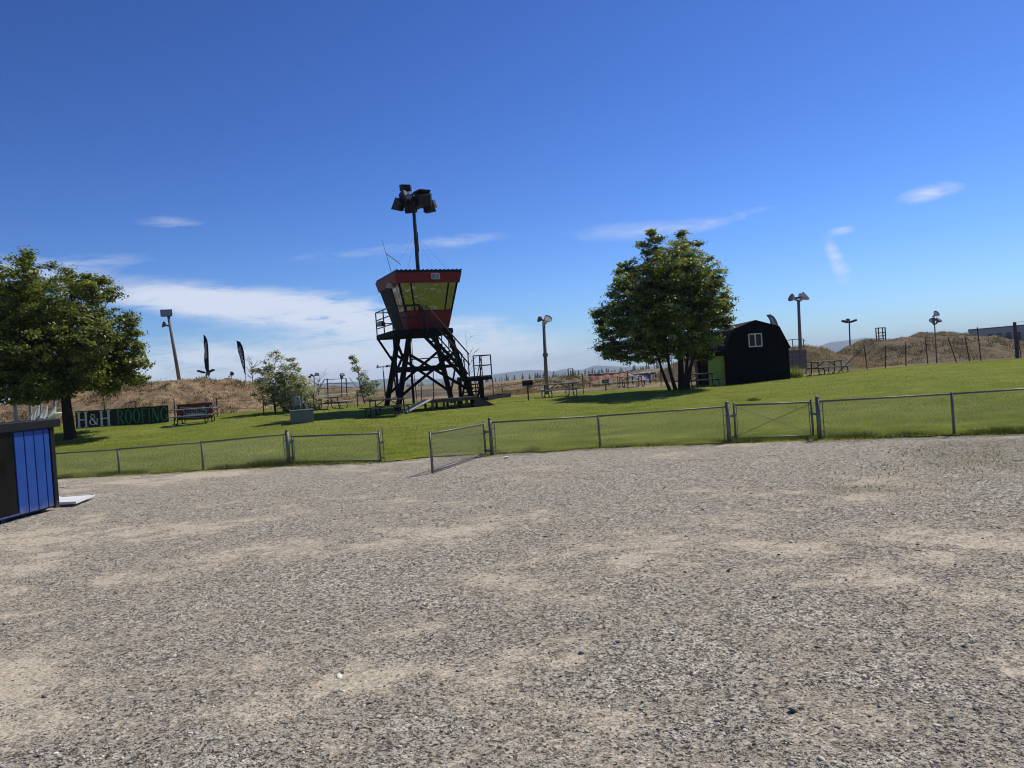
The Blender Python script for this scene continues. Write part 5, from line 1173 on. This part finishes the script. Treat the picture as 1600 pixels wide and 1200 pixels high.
MB().hexa([(pl_.x, YBn+.25, zb), (pr_.x, YBn+.25, zb), (pr_.x, YBn+.31, zb), (pl_.x, YBn+.31, zb), (pl_.x, YBn+.25, pt_), (pr_.x, YBn+.25, pt_), (pr_.x, YBn+.31, pt_), (pl_.x, YBn+.31, pt_)]).build('side_panel', 'lime_paint', barn)
pe = at(1107, 544, YBn)
MB().prism([Vector((c.x-hw-.0, YBn-.1, kn2[1]+.1)), Vector((pl_.x-.15, YBn-.1, pe.z-.15)), Vector((pl_.x-.15, YBn-.1, pt_+.02)), Vector((c.x-hw-.0, YBn-.1, pt_+.02))], (0, 2.6, 0)).build('awning', 'barn_black', barn)
MB().bar(Vector((pl_.x+.02, YBn+2.4, zb)), Vector((pl_.x+.02, YBn+2.4, pt_)), .1, .1).build('post', 'barn_black', barn)
# concrete block stack beside the barn, maroon box under the awning
g = at(1243, 569, 52); t = thing('block_wall', 'grey concrete block wall standing between barn and lamp post', 'wall', g)
for r_ in range(4):
    for i in range(3): MB().box(g+Vector((-.55+i*.5+(.02 if r_ % 2 else 0), 0, -.15+r_*.32)), (.49, .5, .31)).build('block', 'block_grey', t, bevel=.012)
g = at(1098, 572, YBn+4); t = thing('storage_box', 'maroon box showing under the barn awning behind the tree', 'box', (g.x, g.y, tz(g.x, g.y)))
MB().box((g.x, g.y, g.z+.25), (.9, .7, .55)).build('box_body', 'maroon', t, bevel=.02)
MB().box((g.x, g.y, (tz(g.x, g.y)+g.z)/2), (.8, .6, g.z-tz(g.x, g.y)-.06)).build('stand', 'dark_wood', t)

# ------------------------------------------------------------------ grill, small sign, low timber box, draped banner
g = gp(826, 627); t = thing('park_grill', 'dark park grill on a single post near the tan lamp post', 'grill', g); zt_ = at(825, 599, g.y).z
MB().tube(g-Vector((0, 0, .1)), Vector((g.x, g.y, zt_-.1)), .035, .035, 8).build('post', 'rusty_steel', t)
mb = MB(); hh = .26; ww = .52
mb.box((g.x, g.y, zt_-.1), (ww, .4, .03)); mb.box((g.x-ww/2+.01, g.y, zt_+.03), (.02, .4, .24)); mb.box((g.x+ww/2-.01, g.y, zt_+.03), (.02, .4, .24)); mb.box((g.x, g.y+.19, zt_+.03), (ww-.04, .02, .24)); mb.build('firebox', 'dark_steel', t)
mb = MB()
for i in range(9): mb.tube((g.x-ww/2-.06, g.y-.18+i*.042, zt_+.06), (g.x+ww/2+.06, g.y-.18+i*.042, zt_+.06), .006, .006, 4)
mb.build('grate', 'dark_steel', t)
g = gp(947, 611); t = thing('small_sign', 'small white and black sign on a short wooden post by the banner', 'sign', g); zt_ = at(946.5, 596, g.y).z
MB().box((g.x, g.y+.03, (g.z+zt_)/2-.1), (.08, .05, zt_-g.z+.2)).build('post', 'weathered_wood', t)
MB().box((g.x, g.y-.005, zt_), (.44, .02, .26)).build('panel', 'sign_white', t)
mb = MB()
for i, (x_, z_, w_, h_) in enumerate(((-.12, .05, .1, .1), (.02, .06, .08, .08), (.14, .04, .06, .12), (-.1, -.07, .16, .05), (.1, -.07, .12, .06))): mb.box((g.x+x_, g.y-.018, zt_+z_), (w_, .006, h_))
mb.build('lettering', 'sign_black', t)
a, b_ = gp(761, 627), gp(797, 620); c = (a+b_)/2; t = thing('timber_edging', 'low black timber box wall at the edge of the lawn', 'planter', c, math.atan2((b_-a).y, (b_-a).x))
q = (b_-a).normalized(); q.z = 0; nn = Vector((-q.y, q.x, 0)); hh = at(779, 617.5, c.y).z-c.z
for k_ in range(2):
    for o_ in (0, .9): MB().bar(a+nn*o_+Vector((0, 0, hh*(.25+.5*k_))), b_+nn*o_+Vector((0, 0, hh*(.25+.5*k_))), .12, hh*.48).build('timber', 'black_timber', t)
    for e_ in (a, b_): MB().bar(e_+nn*.07+Vector((0, 0, hh*(.25+.5*k_))), e_+nn*.83+Vector((0, 0, hh*(.25+.5*k_))), .12, hh*.47).build('timber', 'black_timber', t)
def cloth(name, label, top, bot, Y, m_, stripe=None):
    n_ = 30
    def samp(L_, f): f *= len(L_)-1; i = min(int(f), len(L_)-2); x = f-i; return (L_[i][0]*(1-x)+L_[i+1][0]*x, L_[i][1]*(1-x)+L_[i+1][1]*x)
    c = at(*samp(bot, .5), Y); t = thing(name, label, 'banner', c); vs = []
    for i in range(n_+1):
        a, b_ = samp(top, i/n_), samp(bot, i/n_)
        for j in range(5): vs.append(at(a[0]+(b_[0]-a[0])*j/4, a[1]+(b_[1]-a[1])*j/4, Y+.5-.14*j) + Vector((0, .09*math.sin(i*.8+j), .03*math.sin(i*1.3))))
    fs = [(i*5+j, i*5+j+1, i*5+j+6, i*5+j+5) for i in range(n_) for j in range(4)]; k_ = len(vs)
    mb = MB(); mb.add(vs+[v+Vector((0, .02, -.01)) for v in vs], fs+[tuple(x+k_ for x in f[::-1]) for f in fs]); mb.build('fabric', m_, t, smooth=True)
    if stripe:
        mb = MB(); mb.path([vs[i*5]+Vector((0, -.02, .02)) for i in range(n_+1)], .06, 6); mb.build('hem', stripe, t, smooth=True)
    for i in range(0, n_+1, 6):
        p = vs[i*5]; mb = MB(); mb.tube(Vector((p.x, p.y+.08, tz(p.x, p.y)-.2)), p+Vector((0, .08, .05)), .03, .03, 6); mb.build('stake', 'rusty_steel', t)
    return t
cloth('fabric_banner', 'sagging red and white banner draped along the track edge', [(920, 585), (935, 584.5), (950, 584), (965, 583), (978, 580.5), (987, 579)], [(923, 597), (937, 592), (952, 591), (966, 587), (979, 584), (988, 584)], 58, 'banner_red', 'banner_stripe')
cloth('fabric_banner', 'grey and purple draped banner joined to the red one', [(981, 581), (990, 585), (1002, 584), (1014, 583), (1024, 582)], [(983, 588), (992, 590), (1003, 593), (1014, 598), (1020, 591)], 56, 'banner_grey', 'banner_stripe')

# ------------------------------------------------------------------ wire fence of steel stakes behind the lawn
def stake_fence(label, posts, wires=(.35, .7, .95), m_='rusty_steel', r_=.03, name='wire_fence'):
    pts = []
    for bx, by, tx, ty in posts:
        g = gp(bx, by, 30); tp = at(tx, ty, g.y+.05); pts.append((g, tp))
    t = thing(name, label, 'fence', pts[0][0], 0, 'wire fences behind the lawn')
    for g, tp in pts: MB().bar(g-Vector((0, 0, .15)), tp, .045, .045).build('stake', m_, t)
    for wv in wires:
        mb = MB()
        for (g, tp), (g2, tp2) in zip(pts[:-1], pts[1:]): mb.tube(g.lerp(tp, wv), g2.lerp(tp2, wv), .006, .006, 4, caps=False)
        mb.build('wire', 'dull_steel', t)
    return t, pts
wf_t, pts = stake_fence('wire fence of leaning rusty stakes in front of the brown mound', [(1355.5, 578, 1350, 540), (1383.5, 576, 1383.5, 541), (1415.5, 572.5, 1415, 535), (1450, 569.5, 1446, 529), (1495.5, 566.5, 1481, 526.5), (1515.5, 565, 1507.5, 525), (1533, 564, 1527, 511.5), (1587.5, 560, 1584, 506)])
p = gp(1308, 583.5, 30); MB().bar(p, at(1350, 541, pts[0][0].y), .05, .05).build('brace', 'rusty_steel', wf_t)
g = gp(1588, 560, 30); t = thing('fence_post', 'thick dark wooden corner post with a slanting brace cable', 'post', g)
tp = at(1583.5, 503.5, g.y); MB().tube(g+Vector((.02, -.1, -.2)), tp+Vector((0, -.1, 0)), .12, .10, 10).build('post', 'dark_wood', t)
MB().tube(g+Vector((.28, -.1, -.2)), at(1589, 520, g.y), .03, .03, 6).build('pipe', 'rusty_steel', t)
mb = MB(); mb.tube(at(1586, 509, g.y), at(1640, 536, g.y), .018, .018, 5); mb.tube(at(1586, 504, g.y), at(1640, 496, g.y), .008, .008, 4); mb.tube(at(1587, 533, g.y), at(1640, 530, g.y), .008, .008, 4); mb.build('cable', 'rusty_steel', t)
stake_fence('wire fence of thin stakes below the dry grass hill', [(165, 665, 163, 632), (213, 662, 211, 629), (274, 658, 272, 626), (340, 652, 338, 622), (412.5, 650, 410.5, 618)], (.4, .8))
stake_fence('wire fence of thin stakes behind the tower', [(491, 643, 490, 615), (559, 637, 558, 609), (630.5, 634, 629, 605), (659, 631, 657.5, 590), (771.5, 624, 769.5, 592)], (.45, .85))
stake_fence('wire fence of thin stakes behind the grill and the lamp post', [(785.5, 622, 784, 600), (911.5, 616, 910, 584), (981, 608, 980.5, 581), (1033, 604, 1032, 575)], (.45, .85))
# tall wire screen behind the bush
t = thing('wire_screen', 'tall see through wire screen with horizontal rails far behind the bush', 'fence', at(512, 618, 68)); YS = 68
for x_ in (512, 541.5): MB().tube(at(x_+.8, 620, YS), at(x_-.8, 591.5, YS), .06, .06, 6).build('post', 'dull_steel', t)
for y_ in (592, 599, 606): mb = MB(); mb.tube(at(494 if y_ > 593 else 508, y_+1.2, YS), at(552 if y_ > 593 else 541.5, y_-.5, YS), .025, .025, 5); mb.build('rail', 'dull_steel', t)
MB().tube(at(507.5, 592, YS), at(494, 612, YS), .03, .03, 5).build('brace', 'dull_steel', t); MB().tube(at(546, 590, YS), at(558, 606, YS), .03, .03, 5).build('brace', 'dull_steel', t)
# marshal frames on the mounds
def frame_stand(label, x0_, x1_, yb, yt, Y, m_, rails):
    c = at((x0_+x1_)/2, yb, Y); t = thing('marshal_stand', label, 'stand', c, 0, 'open frame stands'); a, b_ = at(x0_, yb, Y), at(x1_, yb-.5, Y); ht = (at(x0_, yt, Y)-a).z; dpt = (b_-a).length*.8
    for p in (a, b_):
        for d_ in (0, dpt): q = p+Vector((0, d_, 0)); MB().bar(q-Vector((0, 0, .3)), q+Vector((0, 0, ht)), .07, .07).build('post', m_, t)
    for f in rails:
        mb = MB(); z_ = Vector((0, 0, ht*f))
        for p, q in ((a, b_), (a+Vector((0, dpt, 0)), b_+Vector((0, dpt, 0))), (a, a+Vector((0, dpt, 0))), (b_, b_+Vector((0, dpt, 0)))): mb.bar(p+z_, q+z_, .05, .06)
        mb.build('rail', m_, t)
    mb = MB()
    for i in range(4): mb.bar(a+Vector((0, dpt*(i+.5)/4, ht*.06)), b_+Vector((0, dpt*(i+.5)/4, ht*.06)), dpt/4.3, .04)
    mb.build('floor', m_, t)
frame_stand('rusty open frame stand on top of the brown mound', 1373.5, 1384, 530, 512, 64, 'rusty_steel', (.98, .55, .28))
frame_stand('grey open frame stand on the far berm beyond the tan lamp post', 888.5, 896, 589, 576, 70, 'dull_steel', (.97,))
t = thing('pipe_frame', 'thin bent pipe frame on the bank behind the barn', 'frame', at(1240, 548, 58)); mb = MB(); mb.path([at(1222, 533, 58), at(1238, 530.5, 58), at(1254, 529.5, 58), at(1258, 533, 58)], .03, 5); mb.build('rail', 'dull_steel', t)
for x_ in (1238, 1255): MB().tube(at(x_+1, 545, 58), at(x_, 530, 58), .035, .035, 5).build('post', 'dull_steel', t)

# ------------------------------------------------------------------ warehouse far behind the mound
YW = 210
a, b_, top1, top2 = at(1513.5, 524, YW), at(1700, 512, YW-30), at(1513.5, 516.2, YW).z, at(1600, 505, YW).z
wt = thing('warehouse', 'long grey flat warehouse on the far rise behind the mound', 'building', (a.x, YW, a.z-3))
def wall_q(p, q, z0_, z1a, z1b, th_=.3): return MB().hexa([(p.x, p.y, z0_), (q.x, q.y, z0_), (q.x, q.y+th_, z0_), (p.x, p.y+th_, z0_), (p.x, p.y, z1a), (q.x, q.y, z1b), (q.x, q.y+th_, z1b), (p.x, p.y+th_, z1a)])
zb_ = a.z-6
mid = a.lerp(b_, .5)
mb = MB(); mb.hexa([(a.x, a.y, zb_), (b_.x, b_.y, zb_), (b_.x+24, b_.y+40, zb_), (a.x+24, a.y+40, zb_), (a.x, a.y, top1), (b_.x, b_.y, top1+.0), (b_.x+24, b_.y+40, top1+.0), (a.x+24, a.y+40, top1)]); mb.build('wall', 'warehouse_grey', wt)
mb = MB(); mb.hexa([(a.x-.3, a.y-.4, top1), (b_.x, b_.y-.4, top1+.0), (b_.x+24, b_.y+40.4, top1+.0), (a.x+24, a.y+40.4, top1), (a.x-.3, a.y-.4, top1+.25), (b_.x, b_.y-.4, top1+.25), (b_.x+24, b_.y+40.4, top1+.25), (a.x+24, a.y+40.4, top1+.25)]); mb.build('roof', 'roof_grey', wt)
for f in (.22, .3, .38, .46, .54, .62):
    p = a.lerp(b_, f); MB().box((p.x, p.y-.25, zb_+4.6), (2.4, .3, 2.6)).build('bay_door', 'dull_steel', wt)
mb = MB(); mb.bar(Vector((a.x+6, a.y-.6, zb_+6.6)), Vector((b_.x, b_.y-.6, zb_+7.6)), .3, .3); mb.build('eave_strip', 'utility_grey', wt)

# ------------------------------------------------------------------ pale booth on stilts and white stairs behind the big tree
YK = 41
kl, kr = at(6, 605, YK), at(46, 604, YK); kz0, kz1 = at(10, 620, YK).z, at(8, 560, YK).z
bt = thing('raised_booth', 'pale green raised booth on posts half hidden by the big tree', 'booth', ((kl.x+kr.x)/2, YK, tz(kl.x, YK)))
cx_ = (kl.x+kr.x)/2; ww = kr.x-kl.x
MB().box((cx_, YK+1.2, (kz0+kz1)/2+.05), (ww, 2.4, kz1-kz0)).build('cabin', 'pale_green_siding', bt)
for i in range(8): MB().box((kl.x-.012, YK+.15+i*.3, (kz0+kz1)/2+.05), (.024, .05, kz1-kz0-.1)).build('batten', 'pale_green_siding', bt)
MB().box((cx_, YK+1.2, kz0-.02), (ww+.3, 2.6, .14)).build('floor', 'utility_grey', bt)
MB().box((cx_, YK+1.2, kz1+.13), (ww+.5, 2.9, .14)).build('roof', 'roof_grey', bt)
for x_ in (kl.x+.45, kr.x-.1):
    for y_ in (YK+.1, YK+2.3): MB().bar(Vector((x_, y_, tz(x_, y_)-.2)), Vector((x_, y_, kz0-.09)), .13, .13).build('post', 'utility_grey', bt)
ta, tb = at(44, 655, YK), at(62, 634, YK)           # foot and head of the near handrail
ws = thing('white_staircase', 'white railed staircase rising to the booth behind the blue shed', 'stairs', (ta.x, YK, tz(ta.x, YK)))
z0_ = tz(ta.x, YK); foot = Vector((ta.x+.3, YK-.1, z0_)); head = Vector((tb.x+.35, YK-.1+.1, kz0*0+at(62, 634, YK).z-.75))
for k_, dx_ in enumerate((0, .62, 1.24)):
    f0, h0 = at(42+15*k_, 656, YK), at(61+12.5*k_, 633+1.5*k_, YK); f0.z = max(f0.z-.3, tz(f0.x, YK)+.45)
    mb = MB(); mb.bar(f0, h0, .05, .06); mb.bar(f0-Vector((0, 0, .5)), h0-Vector((0, 0, .62)), .05, .14); mb.build('stringer', 'white_paint', ws)
    n_ = 9
    for i in range(n_+1): 
        p = f0.lerp(h0, i/n_); mb = MB(); mb.bar(p-Vector((0, 0, .5+.12*i/n_)), p, .028, .028); mb.build('baluster', 'white_paint', ws)
f0, f2 = at(42, 656, YK), at(72, 656, YK); h0, h2 = at(61, 633, YK), at(86, 636, YK)
for i in range(6):
    p, q = f0.lerp(h0, (i+.5)/6), f2.lerp(h2, (i+.5)/6); dz = Vector((0, 0, -.62)); MB().bar(p+dz, q+dz, .26, .04).build('stair_tread', 'white_paint', ws)
MB().bar(at(76, 657, YK), at(92, 645, YK), .7, .04).build('side_slide', 'white_paint', ws)

# ------------------------------------------------------------------ small litter
for px, py, lb in ((795, 708, 'small white scrap of paper at the foot of the fence'), (791, 716, 'tan flat stone on the gravel by the gate post'), (98, 762, 'tiny white scrap on the gravel near the blue shed')):
    g = flat(px, py); mb = MB(); 
    mb.add([g+Vector((-.06, -.04, .03)), g+Vector((.07, -.05, .035)), g+Vector((.06, .05, .05)), g+Vector((-.05, .06, .04)), g+Vector((-.05, -.03, .0)), g+Vector((.05, -.04, .0)), g+Vector((.05, .04, .0)), g+Vector((-.04, .05, .0))], [(0, 1, 2, 3), (7, 6, 5, 4), (0, 4, 5, 1), (1, 5, 6, 2), (2, 6, 7, 3), (3, 7, 4, 0)])
    o = mb.build('litter' if 'scrap' in lb else 'stone', 'white_paint' if 'scrap' in lb else 'plywood'); tag(o, lb, 'litter' if 'scrap' in lb else 'stone')
